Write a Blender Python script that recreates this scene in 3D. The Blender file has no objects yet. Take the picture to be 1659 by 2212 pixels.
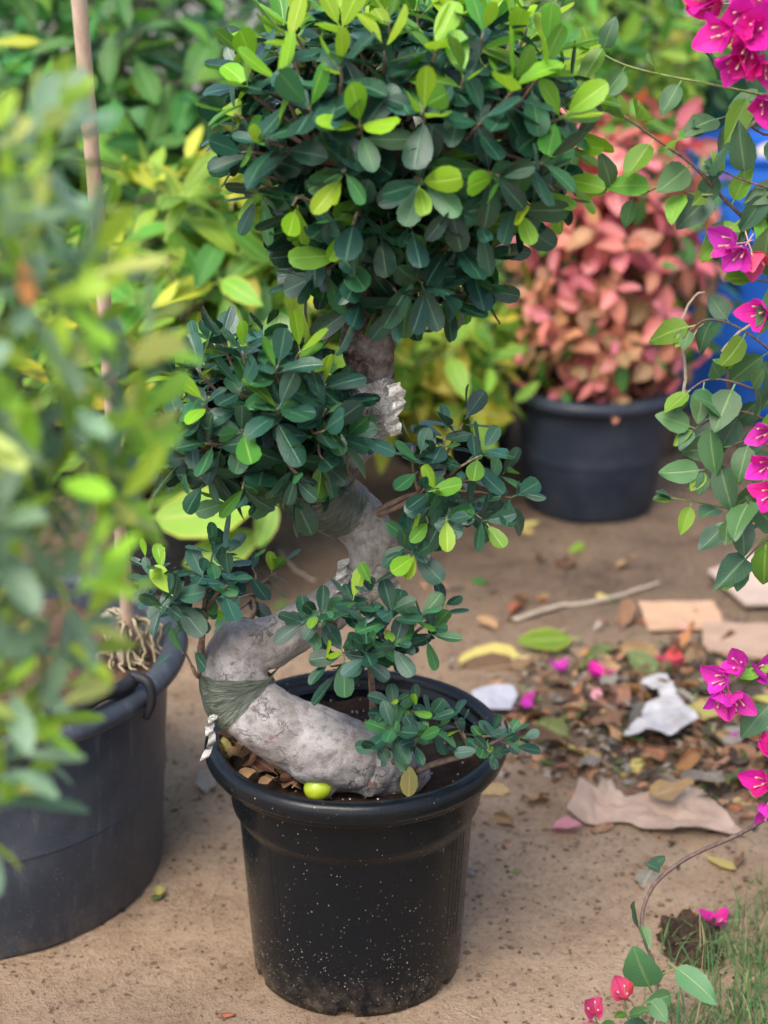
import bpy, math, random
import numpy as np
from mathutils import Vector, Matrix, noise
from mathutils.bvhtree import BVHTree

R = math.radians
rnd = random.Random(11)
sc = bpy.context.scene
col = sc.collection

# ------------------------------------------------------------------ camera
CAM_H, PITCH, FPX = 1.6, 20.5, 3800.0          # focal length in pixels of a 1659 x 2212 picture
cam_d = bpy.data.cameras.new('camera')
cam_d.sensor_fit = 'VERTICAL'
cam_d.sensor_height = 24.0
cam_d.sensor_width = 18.0
cam_d.lens = 24.0 * FPX / 2212.0
cam_d.clip_start = 0.05
cam_d.clip_end = 2000
cam_d.dof.use_dof = True
cam_d.dof.focus_distance = 2.42
cam_d.dof.aperture_fstop = 1.75
cam = bpy.data.objects.new('camera', cam_d)
cam.location = (0, 0, CAM_H)
cam.rotation_euler = (R(90 - PITCH), 0, 0)
col.objects.link(cam)
sc.camera = cam

# ------------------------------------------------------------------ light
SUN_EL, SUN_AZ = 54.0, -152.0                    # azimuth from +Y, clockwise
w = bpy.data.worlds.new('World')
sc.world = w
w.use_nodes = True
nt = w.node_tree
nt.nodes.clear()
sky = nt.nodes.new('ShaderNodeTexSky')
sky.sky_type = 'NISHITA'
sky.sun_disc = False
sky.sun_elevation = R(SUN_EL)
sky.sun_rotation = R(SUN_AZ)
sky.air_density = 1.0
sky.dust_density = 4.0
sky.ozone_density = 1.0
bg = nt.nodes.new('ShaderNodeBackground')
bg.inputs['Strength'].default_value = 0.13
wo = nt.nodes.new('ShaderNodeOutputWorld')
nt.links.new(sky.outputs[0], bg.inputs[0])
nt.links.new(bg.outputs[0], wo.inputs[0])

sun_d = bpy.data.lights.new('sun', 'SUN')
sun_d.energy = 1.5
sun_d.angle = R(38)
sun_d.color = (1.0, 0.95, 0.87)
sun = bpy.data.objects.new('sun', sun_d)
sdir = Vector((math.sin(R(SUN_AZ)) * math.cos(R(SUN_EL)), math.cos(R(SUN_AZ)) * math.cos(R(SUN_EL)), math.sin(R(SUN_EL))))
sun.rotation_euler = sdir.to_track_quat('Z', 'Y').to_euler()
sun.location = (0, 0, 6)
col.objects.link(sun)

sc.view_settings.view_transform = 'Standard'
sc.view_settings.look = 'None'
sc.view_settings.gamma = 1.0
sc.view_settings.use_curve_mapping = False
sc.view_settings.exposure = 1.36
sc.cycles.max_bounces = 6
sc.cycles.diffuse_bounces = 3
sc.cycles.glossy_bounces = 3
sc.cycles.transmission_bounces = 4
sc.cycles.transparent_max_bounces = 6
sc.cycles.use_denoising = True
sc.cycles.use_adaptive_sampling = True
sc.cycles.adaptive_threshold = 0.025

# ------------------------------------------------------------------ projection helpers
cp, sp = math.cos(R(PITCH)), math.sin(R(PITCH))
CAM = Vector((0, 0, CAM_H))
FWD = Vector((0, cp, -sp))
UPV = Vector((0, sp, cp))
def ray(px, py):
    return FWD + Vector((1, 0, 0)) * ((px - 829.5) / FPX) + UPV * ((1106 - py) / FPX)
def at(px, py, D):
    d = ray(px, py)
    return CAM + d * (D / d.y)
def on_ground(px, py, z=0.0):
    d = ray(px, py)
    return CAM + d * ((z - CAM_H) / d.z)
def depth(p):
    return (p - CAM).dot(FWD)
def px_size(p):
    return depth(p) / FPX
def proj(p):
    q = p - CAM
    z = q.dot(FWD)
    return (829.5 + FPX * q.x / z, 1106 - FPX * q.dot(UPV) / z)

# ------------------------------------------------------------------ materials
def mat(name):
    m = bpy.data.materials.new(name)
    m.use_nodes = True
    n = m.node_tree.nodes
    n.clear()
    o = n.new('ShaderNodeOutputMaterial')
    b = n.new('ShaderNodeBsdfPrincipled')
    m.node_tree.links.new(b.outputs[0], o.inputs[0])
    return m, m.node_tree, b, o
def nd(t, kind, **kw):
    n = t.nodes.new(kind)
    for k, v in kw.items():
        if k.startswith('i_'):
            key = k[2:]
            key = int(key) if key.isdigit() else key.replace('_', ' ')
            n.inputs[key].default_value = v
        else:
            setattr(n, k, v)
    return n
def ramp(t, fac, stops, interp='LINEAR'):
    n = t.nodes.new('ShaderNodeValToRGB')
    n.color_ramp.interpolation = interp
    e = n.color_ramp.elements
    while len(e) > 1:
        e.remove(e[0])
    e[0].position = stops[0][0]
    e[0].color = (*stops[0][1], 1) if len(stops[0][1]) == 3 else stops[0][1]
    for p, c in stops[1:]:
        x = e.new(p)
        x.color = (*c, 1)
    if fac is not None:
        t.links.new(fac, n.inputs[0])
    return n
def g(v):
    return (v, v, v)
def mixc(t, fac, a, b, mode='MIX'):
    n = t.nodes.new('ShaderNodeMix')
    n.data_type = 'RGBA'
    n.blend_type = mode
    for s, v in ((0, fac), (6, a), (7, b)):
        if hasattr(v, 'is_linked'):
            t.links.new(v, n.inputs[s])
        elif s == 0:
            n.inputs[0].default_value = v
        else:
            n.inputs[s].default_value = (*v, 1)
    return n.outputs[2]
def math_(t, op, a, b=None, c=None):
    n = t.nodes.new('ShaderNodeMath')
    n.operation = op
    for i, v in enumerate((a, b, c)):
        if v is None:
            continue
        if hasattr(v, 'is_linked'):
            t.links.new(v, n.inputs[i])
        else:
            n.inputs[i].default_value = v
    return n.outputs[0]
def noise_n(t, vec, scale, detail=4, rough=0.55, dist=0.0):
    n = nd(t, 'ShaderNodeTexNoise', i_Scale=scale, i_Detail=detail, i_Roughness=rough, i_Distortion=dist)
    if vec is not None:
        t.links.new(vec, n.inputs['Vector'])
    return n.outputs[0]
def bump(t, h, strength, dist, target, normal=None):
    n = nd(t, 'ShaderNodeBump', i_Strength=strength, i_Distance=dist)
    t.links.new(h, n.inputs['Height'])
    if normal is not None:
        t.links.new(normal, n.inputs['Normal'])
    t.links.new(n.outputs[0], target.inputs['Normal'])
    return n.outputs[0]

def leaf_mat(name, c, vein, rough=0.36, trans=0.25, spec=0.5, var=0.35, edge=None, blotch=None, wear=0.25):
    m, t, b, o = mat(name)
    uv = nd(t, 'ShaderNodeUVMap')
    sep = nd(t, 'ShaderNodeSeparateXYZ')
    t.links.new(uv.outputs[0], sep.inputs[0])
    oi = nd(t, 'ShaderNodeObjectInfo')
    geo = nd(t, 'ShaderNodeNewGeometry')
    r1 = math_(t, 'FRACT', math_(t, 'ADD', oi.outputs['Random'], geo.outputs['Random Per Island']))
    tc = nd(t, 'ShaderNodeTexCoord')
    mp = nd(t, 'ShaderNodeVectorMath', operation='ADD')
    cmb = nd(t, 'ShaderNodeCombineXYZ')
    t.links.new(math_(t, 'MULTIPLY', r1, 37.0), cmb.inputs[0])
    t.links.new(tc.outputs['Object'], mp.inputs[0])
    t.links.new(cmb.outputs[0], mp.inputs[1])
    n1 = noise_n(t, mp.outputs[0], 60, 3)
    # brightness and hue differ from leaf to leaf
    hsv = nd(t, 'ShaderNodeHueSaturation')
    hsv.inputs['Color'].default_value = (*c, 1)
    t.links.new(math_(t, 'ADD', 0.5 - 0.03, math_(t, 'MULTIPLY', r1, 0.06)), hsv.inputs['Hue'])
    r2 = math_(t, 'FRACT', math_(t, 'MULTIPLY', r1, 7.31))
    t.links.new(math_(t, 'ADD', 1 - var, math_(t, 'MULTIPLY', r2, 2 * var)), hsv.inputs['Value'])
    cc = hsv.outputs[0]
    cc = mixc(t, math_(t, 'MULTIPLY', ramp(t, n1, [(0.45, g(0)), (0.75, g(1))]).outputs[0], wear), cc, vein)
    if blotch:
        n2 = noise_n(t, mp.outputs[0], 28, 4)
        cc = mixc(t, ramp(t, n2, [(0.52, g(0)), (0.62, g(1))]).outputs[0], cc, blotch)
    du = math_(t, 'ABSOLUTE', math_(t, 'SUBTRACT', sep.outputs[0], 0.5))
    mid = ramp(t, du, [(0.018, g(1)), (0.06, g(0))]).outputs[0]
    # side veins run from the midrib towards the tip
    ph = math_(t, 'SUBTRACT', math_(t, 'MULTIPLY', sep.outputs[1], 9.0), math_(t, 'MULTIPLY', du, 6.0))
    sv = math_(t, 'ABSOLUTE', math_(t, 'SUBTRACT', math_(t, 'FRACT', ph), 0.5))
    svm = ramp(t, sv, [(0.0, g(1)), (0.09, g(0))]).outputs[0]
    vm = math_(t, 'MAXIMUM', math_(t, 'MULTIPLY', mid, 0.85), math_(t, 'MULTIPLY', svm, 0.25))
    cc = mixc(t, vm, cc, vein)
    if edge:
        em = ramp(t, du, [(0.36, g(0)), (0.48, g(1))]).outputs[0]
        cc = mixc(t, math_(t, 'MULTIPLY', em, 0.7), cc, edge)
    t.links.new(cc, b.inputs['Base Color'])
    rr = math_(t, 'ADD', rough - 0.06, math_(t, 'MULTIPLY', n1, 0.2))
    t.links.new(rr, b.inputs['Roughness'])
    b.inputs['Specular IOR Level'].default_value = spec
    bump(t, math_(t, 'ADD', math_(t, 'MULTIPLY', vm, -1.0), math_(t, 'MULTIPLY', n1, 0.6)), 0.35, 0.002, b)
    tr = nd(t, 'ShaderNodeBsdfTranslucent')
    t.links.new(mixc(t, 0.5, cc, tuple(min(1, x * 1.6) for x in c)), tr.inputs[0])
    ms = nd(t, 'ShaderNodeMixShader', i_0=trans)
    t.links.new(b.outputs[0], ms.inputs[1])
    t.links.new(tr.outputs[0], ms.inputs[2])
    t.links.new(ms.outputs[0], o.inputs[0])
    return m

M = {}
# fig tree
M['fig_dark'] = leaf_mat('fig_leaf_dark', (0.011, 0.052, 0.030), (0.06, 0.15, 0.08), 0.25, 0.08, 0.45, var=0.45)
M['fig_deep'] = leaf_mat('fig_leaf_deep', (0.014, 0.055, 0.038), (0.065, 0.155, 0.10), 0.29, 0.06, 0.45, var=0.45)
M['fig_mid'] = leaf_mat('fig_leaf_mid', (0.024, 0.105, 0.034), (0.09, 0.22, 0.07), 0.27, 0.15, 0.45)
M['fig_fresh'] = leaf_mat('fig_leaf_fresh', (0.085, 0.23, 0.022), (0.2, 0.38, 0.07), 0.32, 0.3)
M['fig_young'] = leaf_mat('fig_leaf_young', (0.22, 0.42, 0.018), (0.38, 0.56, 0.08), 0.32, 0.4, var=0.22)
M['fig_yellow'] = leaf_mat('fig_leaf_yellow', (0.50, 0.30, 0.03), (0.6, 0.45, 0.1), 0.4, 0.3)
# near shrub
M['near_grey'] = leaf_mat('near_leaf_grey', (0.16, 0.27, 0.16), (0.2, 0.3, 0.18), 0.4, 0.2)
M['near_dark'] = leaf_mat('near_leaf_dark', (0.075, 0.16, 0.085), (0.15, 0.22, 0.14), 0.38, 0.15)
M['near_lime'] = leaf_mat('near_leaf_lime', (0.27, 0.46, 0.03), (0.4, 0.55, 0.1), 0.4, 0.4)
M['near_pale'] = leaf_mat('near_leaf_pale', (0.40, 0.47, 0.12), (0.5, 0.55, 0.2), 0.4, 0.4)
# back shrubs
M['back_green'] = leaf_mat('back_leaf_green', (0.045, 0.15, 0.03), (0.13, 0.30, 0.09), 0.38, 0.3, spec=0.3)
M['back_dark'] = leaf_mat('back_leaf_dark', (0.012, 0.045, 0.014), (0.05, 0.15, 0.06), 0.42, 0.2, spec=0.3)
M['back_lime'] = leaf_mat('back_leaf_lime', (0.17, 0.31, 0.030), (0.4, 0.5, 0.12), 0.38, 0.38, edge=(0.42, 0.45, 0.06), spec=0.3)
M['back_bright'] = leaf_mat('back_leaf_bright', (0.085, 0.24, 0.025), (0.2, 0.4, 0.1), 0.36, 0.36, edge=(0.28, 0.38, 0.06), spec=0.3)
M['back_yellow'] = leaf_mat('back_leaf_yellow', (0.46, 0.44, 0.035), (0.6, 0.6, 0.2), 0.42, 0.4, spec=0.3)
M['back_orange'] = leaf_mat('back_leaf_orange', (0.5, 0.17, 0.04), (0.5, 0.3, 0.1), 0.5, 0.3)
# red leaved shrub
M['red_rose'] = leaf_mat('red_leaf_rose', (0.42, 0.085, 0.085), (0.6, 0.25, 0.22), 0.42, 0.3)
M['red_pink'] = leaf_mat('red_leaf_pink', (0.56, 0.13, 0.15), (0.7, 0.4, 0.35), 0.42, 0.3, blotch=(0.38, 0.12, 0.09))
M['red_salmon'] = leaf_mat('red_leaf_salmon', (0.46, 0.17, 0.10), (0.6, 0.36, 0.22), 0.45, 0.3, blotch=(0.26, 0.15, 0.06))
M['red_brown'] = leaf_mat('red_leaf_brown', (0.25, 0.125, 0.065), (0.4, 0.24, 0.12), 0.5, 0.25, blotch=(0.15, 0.15, 0.05))
M['red_scarlet'] = leaf_mat('red_leaf_scarlet', (0.55, 0.06, 0.035), (0.65, 0.2, 0.1), 0.42, 0.3)
# bougainvillea
M['bou_green'] = leaf_mat('bougainvillea_leaf_green', (0.050, 0.135, 0.045), (0.14, 0.25, 0.09), 0.42, 0.2)
M['bou_dark'] = leaf_mat('bougainvillea_leaf_dark', (0.032, 0.090, 0.045), (0.1, 0.18, 0.08), 0.42, 0.15)
M['bou_fresh'] = leaf_mat('bougainvillea_leaf_fresh', (0.16, 0.34, 0.030), (0.3, 0.45, 0.1), 0.4, 0.4)
M['bract_magenta'] = leaf_mat('bract_magenta', (0.66, 0.018, 0.33), (0.5, 0.01, 0.25), 0.55, 0.35, 0.3, var=0.2, wear=0.15)
M['bract_violet'] = leaf_mat('bract_violet', (0.60, 0.035, 0.42), (0.45, 0.02, 0.3), 0.55, 0.35, 0.3, var=0.2, wear=0.15)
M['bract_coral'] = leaf_mat('bract_coral', (0.62, 0.075, 0.16), (0.45, 0.04, 0.1), 0.55, 0.3, 0.3, var=0.2, wear=0.2)
M['bract_pale'] = leaf_mat('bract_pale', (0.66, 0.30, 0.34), (0.5, 0.2, 0.22), 0.6, 0.3, 0.2)
# litter
M['dead_tan'] = leaf_mat('dead_leaf_tan', (0.36, 0.215, 0.115), (0.45, 0.3, 0.18), 0.7, 0.12, 0.2, blotch=(0.2, 0.11, 0.06))
M['dead_brown'] = leaf_mat('dead_leaf_brown', (0.175, 0.095, 0.055), (0.26, 0.16, 0.1), 0.7, 0.08, 0.2, blotch=(0.09, 0.05, 0.035))
M['dead_grey'] = leaf_mat('dead_leaf_grey', (0.28, 0.245, 0.20), (0.35, 0.3, 0.25), 0.75, 0.08, 0.2, blotch=(0.13, 0.11, 0.085))
M['dead_orange'] = leaf_mat('dead_leaf_orange', (0.34, 0.15, 0.065), (0.42, 0.25, 0.13), 0.65, 0.15, 0.25, blotch=(0.33, 0.11, 0.05))
M['dead_green'] = leaf_mat('dead_leaf_green', (0.13, 0.17, 0.055), (0.25, 0.28, 0.1), 0.55, 0.15, 0.3, blotch=(0.075, 0.085, 0.04))
M['dead_yellow'] = leaf_mat('dead_leaf_yellow', (0.52, 0.43, 0.13), (0.6, 0.52, 0.24), 0.55, 0.25, 0.3, blotch=(0.45, 0.34, 0.09))
M['dead_dark'] = leaf_mat('dead_leaf_dark', (0.055, 0.042, 0.032), (0.1, 0.08, 0.06), 0.75, 0.05, 0.2)

def bark_mat(name, c1, c2, scale=60, rough=0.75, strength=0.4):
    m, t, b, o = mat(name)
    tc = nd(t, 'ShaderNodeTexCoord')
    n1 = noise_n(t, tc.outputs['Object'], scale, 5)
    t.links.new(ramp(t, n1, [(0.3, c1), (0.7, c2)]).outputs[0], b.inputs['Base Color'])
    b.inputs['Roughness'].default_value = rough
    b.inputs['Specular IOR Level'].default_value = 0.25
    bump(t, n1, strength, 0.004, b)
    return m
M['twig'] = bark_mat('twig_bark', (0.10, 0.065, 0.05), (0.24, 0.17, 0.13), 120)
M['twig_green'] = bark_mat('twig_green', (0.12, 0.17, 0.05), (0.24, 0.28, 0.1), 120)
M['twig_pale'] = bark_mat('twig_pale', (0.30, 0.24, 0.18), (0.46, 0.38, 0.30), 120)
M['stem_dark'] = bark_mat('stem_dark', (0.05, 0.035, 0.028), (0.13, 0.09, 0.07), 80)
M['thorn_stem'] = bark_mat('thorn_stem', (0.07, 0.045, 0.04), (0.17, 0.12, 0.10), 150)
M['root_pale'] = bark_mat('root_pale', (0.20, 0.165, 0.10), (0.38, 0.33, 0.22), 90)

def fig_bark():
    m, t, b, o = mat('fig_bark')
    tc = nd(t, 'ShaderNodeTexCoord')
    V = tc.outputs['Object']
    at_ = nd(t, 'ShaderNodeAttribute', attribute_name='rough_bark')
    ap = nd(t, 'ShaderNodeAttribute', attribute_name='along')
    aw = nd(t, 'ShaderNodeAttribute', attribute_name='around')
    n1 = noise_n(t, V, 14, 6, 0.6)
    n2 = noise_n(t, V, 90, 5, 0.6)
    n3 = noise_n(t, V, 320, 3)
    base = ramp(t, n1, [(0.30, (0.135, 0.118, 0.108)), (0.45, (0.225, 0.208, 0.20)), (0.60, (0.31, 0.295, 0.292)), (0.75, (0.19, 0.168, 0.152))]).outputs[0]
    base = mixc(t, math_(t, 'MULTIPLY', ramp(t, n2, [(0.36, g(1)), (0.52, g(0))]).outputs[0], 0.6), base, (0.11, 0.09, 0.078))
    # pale lenticel flecks
    cmb = nd(t, 'ShaderNodeCombineXYZ')
    t.links.new(math_(t, 'MULTIPLY', ap.outputs['Fac'], 260.0), cmb.inputs[0])
    t.links.new(math_(t, 'MULTIPLY', aw.outputs['Fac'], 14.0), cmb.inputs[1])
    vo = nd(t, 'ShaderNodeTexVoronoi', i_Scale=1.0)
    t.links.new(cmb.outputs[0], vo.inputs['Vector'])
    fl = ramp(t, vo.outputs['Distance'], [(0.12, g(1)), (0.22, g(0))]).outputs[0]
    base = mixc(t, math_(t, 'MULTIPLY', fl, 0.55), base, (0.46, 0.44, 0.43))
    # ring wrinkles across the stem
    wr = nd(t, 'ShaderNodeCombineXYZ')
    t.links.new(math_(t, 'MULTIPLY', ap.outputs['Fac'], 34.0), wr.inputs[0])
    t.links.new(math_(t, 'MULTIPLY', aw.outputs['Fac'], 1.6), wr.inputs[1])
    nw = noise_n(t, wr.outputs[0], 1.0, 4, 0.6, 0.6)
    crack = ramp(t, nw, [(0.475, g(0)), (0.497, g(1)), (0.503, g(1)), (0.525, g(0))]).outputs[0]
    crack = math_(t, 'MULTIPLY', crack, ramp(t, noise_n(t, V, 15, 2), [(0.52, g(0)), (0.66, g(1))]).outputs[0])
    base = mixc(t, math_(t, 'MULTIPLY', crack, 0.35), base, (0.10, 0.075, 0.06))
    # reddish scars
    n4 = noise_n(t, V, 26, 3)
    base = mixc(t, math_(t, 'MULTIPLY', ramp(t, n4, [(0.69, g(0)), (0.72, g(1))]).outputs[0], 0.75), base, (0.17, 0.075, 0.045))
    # old brown bark
    rb = ramp(t, n2, [(0.34, (0.022, 0.014, 0.011)), (0.48, (0.085, 0.056, 0.044)), (0.66, (0.20, 0.15, 0.125))]).outputs[0]
    base = mixc(t, at_.outputs['Fac'], base, rb)
    t.links.new(base, b.inputs['Base Color'])
    b.inputs['Roughness'].default_value = 0.62
    b.inputs['Specular IOR Level'].default_value = 0.35
    h = math_(t, 'ADD', math_(t, 'MULTIPLY', n2, math_(t, 'ADD', 0.35, math_(t, 'MULTIPLY', at_.outputs['Fac'], 1.6))), math_(t, 'MULTIPLY', n3, 0.12))
    h = math_(t, 'ADD', h, math_(t, 'MULTIPLY', nw, 0.22))
    h = math_(t, 'SUBTRACT', h, math_(t, 'MULTIPLY', crack, 0.6))
    bump(t, h, 0.8, 0.008, b)
    return m
M['fig_bark'] = fig_bark()

def tape_mat(name, c1, c2, alpha):
    m, t, b, o = mat(name)
    ap = nd(t, 'ShaderNodeAttribute', attribute_name='along')
    aw = nd(t, 'ShaderNodeAttribute', attribute_name='around')
    cmb = nd(t, 'ShaderNodeCombineXYZ')
    t.links.new(math_(t, 'MULTIPLY', ap.outputs['Fac'], 420.0), cmb.inputs[0])
    t.links.new(math_(t, 'MULTIPLY', aw.outputs['Fac'], 2.2), cmb.inputs[1])
    n1 = noise_n(t, cmb.outputs[0], 1.0, 4, 0.65, 0.4)
    t.links.new(ramp(t, n1, [(0.3, c1), (0.55, tuple((a + d) / 2 for a, d in zip(c1, c2))), (0.72, c2)]).outputs[0], b.inputs['Base Color'])
    b.inputs['Roughness'].default_value = 0.28
    b.inputs['Alpha'].default_value = alpha
    bump(t, n1, 0.8, 0.006, b)
    return m
M['tape_green'] = tape_mat('tape_green', (0.010, 0.016, 0.011), (0.17, 0.20, 0.15), 0.96)
def clear_mat():
    m, t, b, o = mat('tape_clear')
    tc = nd(t, 'ShaderNodeTexCoord')
    V = tc.outputs['Object']
    w1 = nd(t, 'ShaderNodeTexNoise', i_Scale=38.0, i_Detail=3.0)
    t.links.new(V, w1.inputs['Vector'])
    vo = nd(t, 'ShaderNodeTexVoronoi', feature='DISTANCE_TO_EDGE', i_Scale=62.0)
    t.links.new(mixc(t, 0.05, V, w1.outputs[1]), vo.inputs['Vector'])
    n1 = noise_n(t, V, 26, 5, 0.65)
    cr = ramp(t, vo.outputs['Distance'], [(0.0, g(1)), (0.10, g(0))]).outputs[0]
    c = ramp(t, n1, [(0.32, (0.05, 0.045, 0.04)), (0.45, (0.24, 0.225, 0.205)), (0.58, (0.46, 0.445, 0.415)), (0.7, (0.66, 0.65, 0.62))]).outputs[0]
    c = mixc(t, math_(t, 'MULTIPLY', cr, 0.6), c, (0.74, 0.73, 0.70))
    t.links.new(c, b.inputs['Base Color'])
    b.inputs['Roughness'].default_value = 0.25
    b.inputs['Alpha'].default_value = 0.88
    bump(t, math_(t, 'ADD', math_(t, 'MULTIPLY', cr, 0.7), n1), 0.7, 0.006, b)
    return m
M['tape_clear'] = clear_mat()

def plastic(name, c, rough, dust, speck=0.0, scuff=0.0):
    m, t, b, o = mat(name)
    tc = nd(t, 'ShaderNodeTexCoord')
    V = tc.outputs['Object']
    n1 = noise_n(t, V, 7, 6, 0.65)
    n2 = noise_n(t, V, 55, 4)
    dm = math_(t, 'MULTIPLY', ramp(t, n1, [(0.4, g(0)), (0.75, g(1))]).outputs[0], dust)
    cc = mixc(t, dm, c, (0.165, 0.17, 0.185))
    if scuff:
        mp = nd(t, 'ShaderNodeMapping')
        mp.inputs['Scale'].default_value = (30, 30, 5)
        t.links.new(V, mp.inputs[0])
        n5 = noise_n(t, mp.outputs[0], 1.6, 6, 0.7)
        cc = mixc(t, math_(t, 'MULTIPLY', ramp(t, n5, [(0.55, g(0)), (0.8, g(1))]).outputs[0], scuff), cc, (0.15, 0.16, 0.175))
    if speck:
        sz = nd(t, 'ShaderNodeSeparateXYZ')
        t.links.new(V, sz.inputs[0])
        near = ramp(t, sz.outputs[2], [(0.0, g(0.26)), (0.13, g(0.10)), (0.26, g(0.03)), (0.4, g(0.02))]).outputs[0]
        mp = nd(t, 'ShaderNodeMapping')
        mp.inputs['Scale'].default_value = (1, 1, 0.75)
        t.links.new(V, mp.inputs[0])
        for s, th in ((240, 0.24), (420, 0.32)):
            vo = nd(t, 'ShaderNodeTexVoronoi', i_Scale=s)
            t.links.new(mp.outputs[0], vo.inputs['Vector'])
            sx = nd(t, 'ShaderNodeSeparateColor')
            t.links.new(vo.outputs['Color'], sx.inputs[0])
            cl = math_(t, 'MULTIPLY', near, ramp(t, noise_n(t, V, 16, 3), [(0.35, g(0.3)), (0.65, g(2.2))]).outputs[0])
            sel = math_(t, 'LESS_THAN', sx.outputs[0], cl)
            dot = math_(t, 'LESS_THAN', vo.outputs['Distance'], math_(t, 'MULTIPLY', sx.outputs[1], th))
            cc = mixc(t, math_(t, 'MULTIPLY', math_(t, 'MULTIPLY', sel, dot), speck), cc, (0.42, 0.37, 0.27))
        low = math_(t, 'MULTIPLY', ramp(t, sz.outputs[2], [(0.0, g(1)), (0.07, g(0))]).outputs[0], ramp(t, n2, [(0.4, g(0)), (0.7, g(1))]).outputs[0])
        cc = mixc(t, math_(t, 'MULTIPLY', low, 0.35), cc, (0.20, 0.15, 0.10))
    t.links.new(cc, b.inputs['Base Color'])
    t.links.new(math_(t, 'ADD', rough, math_(t, 'MULTIPLY', math_(t, 'ADD', dm, math_(t, 'MULTIPLY', n2, 0.25)), 0.35)), b.inputs['Roughness'])
    b.inputs['Specular IOR Level'].default_value = 0.26
    bump(t, math_(t, 'ADD', n2, math_(t, 'MULTIPLY', n1, 0.5)), 0.12, 0.004, b)
    return m
M['pot_black'] = plastic('pot_black', (0.0050, 0.0068, 0.0092), 0.22, 0.012, speck=0.9)
M['tub'] = plastic('tub_grey', (0.030, 0.038, 0.053), 0.38, 0.25, speck=0.35, scuff=0.5)
M['pot_back'] = plastic('pot_back', (0.015, 0.021, 0.034), 0.40, 0.16)
M['pot_dull'] = plastic('pot_dull', (0.012, 0.013, 0.016), 0.5, 0.1)
M['barrel_blue'] = plastic('barrel_blue', (0.006, 0.075, 0.36), 0.36, 0.10)
M['barrel_teal'] = plastic('barrel_teal', (0.010, 0.075, 0.07), 0.4, 0.15)
M['lid_beige'] = plastic('lid_beige', (0.50, 0.42, 0.34), 0.5, 0.2)

def soil_mat(name, c1, c2, scale):
    m, t, b, o = mat(name)
    tc = nd(t, 'ShaderNodeTexCoord')
    V = tc.outputs['Object']
    n1 = noise_n(t, V, scale, 8, 0.75)
    n2 = noise_n(t, V, scale * 0.12, 4)
    cc = mixc(t, ramp(t, n1, [(0.35, g(0)), (0.7, g(1))]).outputs[0], c1, c2)
    cc = mixc(t, math_(t, 'MULTIPLY', ramp(t, n2, [(0.4, g(0)), (0.7, g(1))]).outputs[0], 0.5), cc, tuple(x * 1.5 for x in c2))
    t.links.new(cc, b.inputs['Base Color'])
    b.inputs['Roughness'].default_value = 0.95
    b.inputs['Specular IOR Level'].default_value = 0.15
    bump(t, n1, 1.0, 0.012, b)
    return m
M['soil'] = soil_mat('potting_soil', (0.014, 0.009, 0.007), (0.075, 0.046, 0.033), 110)
M['soil_tub'] = soil_mat('tub_soil', (0.045, 0.028, 0.020), (0.17, 0.105, 0.072), 90)
M['clod'] = soil_mat('clod_soil', (0.014, 0.009, 0.007), (0.11, 0.07, 0.048), 70)
M['crumb'] = soil_mat('crumb_soil', (0.055, 0.036, 0.026), (0.25, 0.165, 0.105), 60)
M['perlite'] = soil_mat('perlite', (0.6, 0.58, 0.5), (0.8, 0.78, 0.72), 60)

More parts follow.
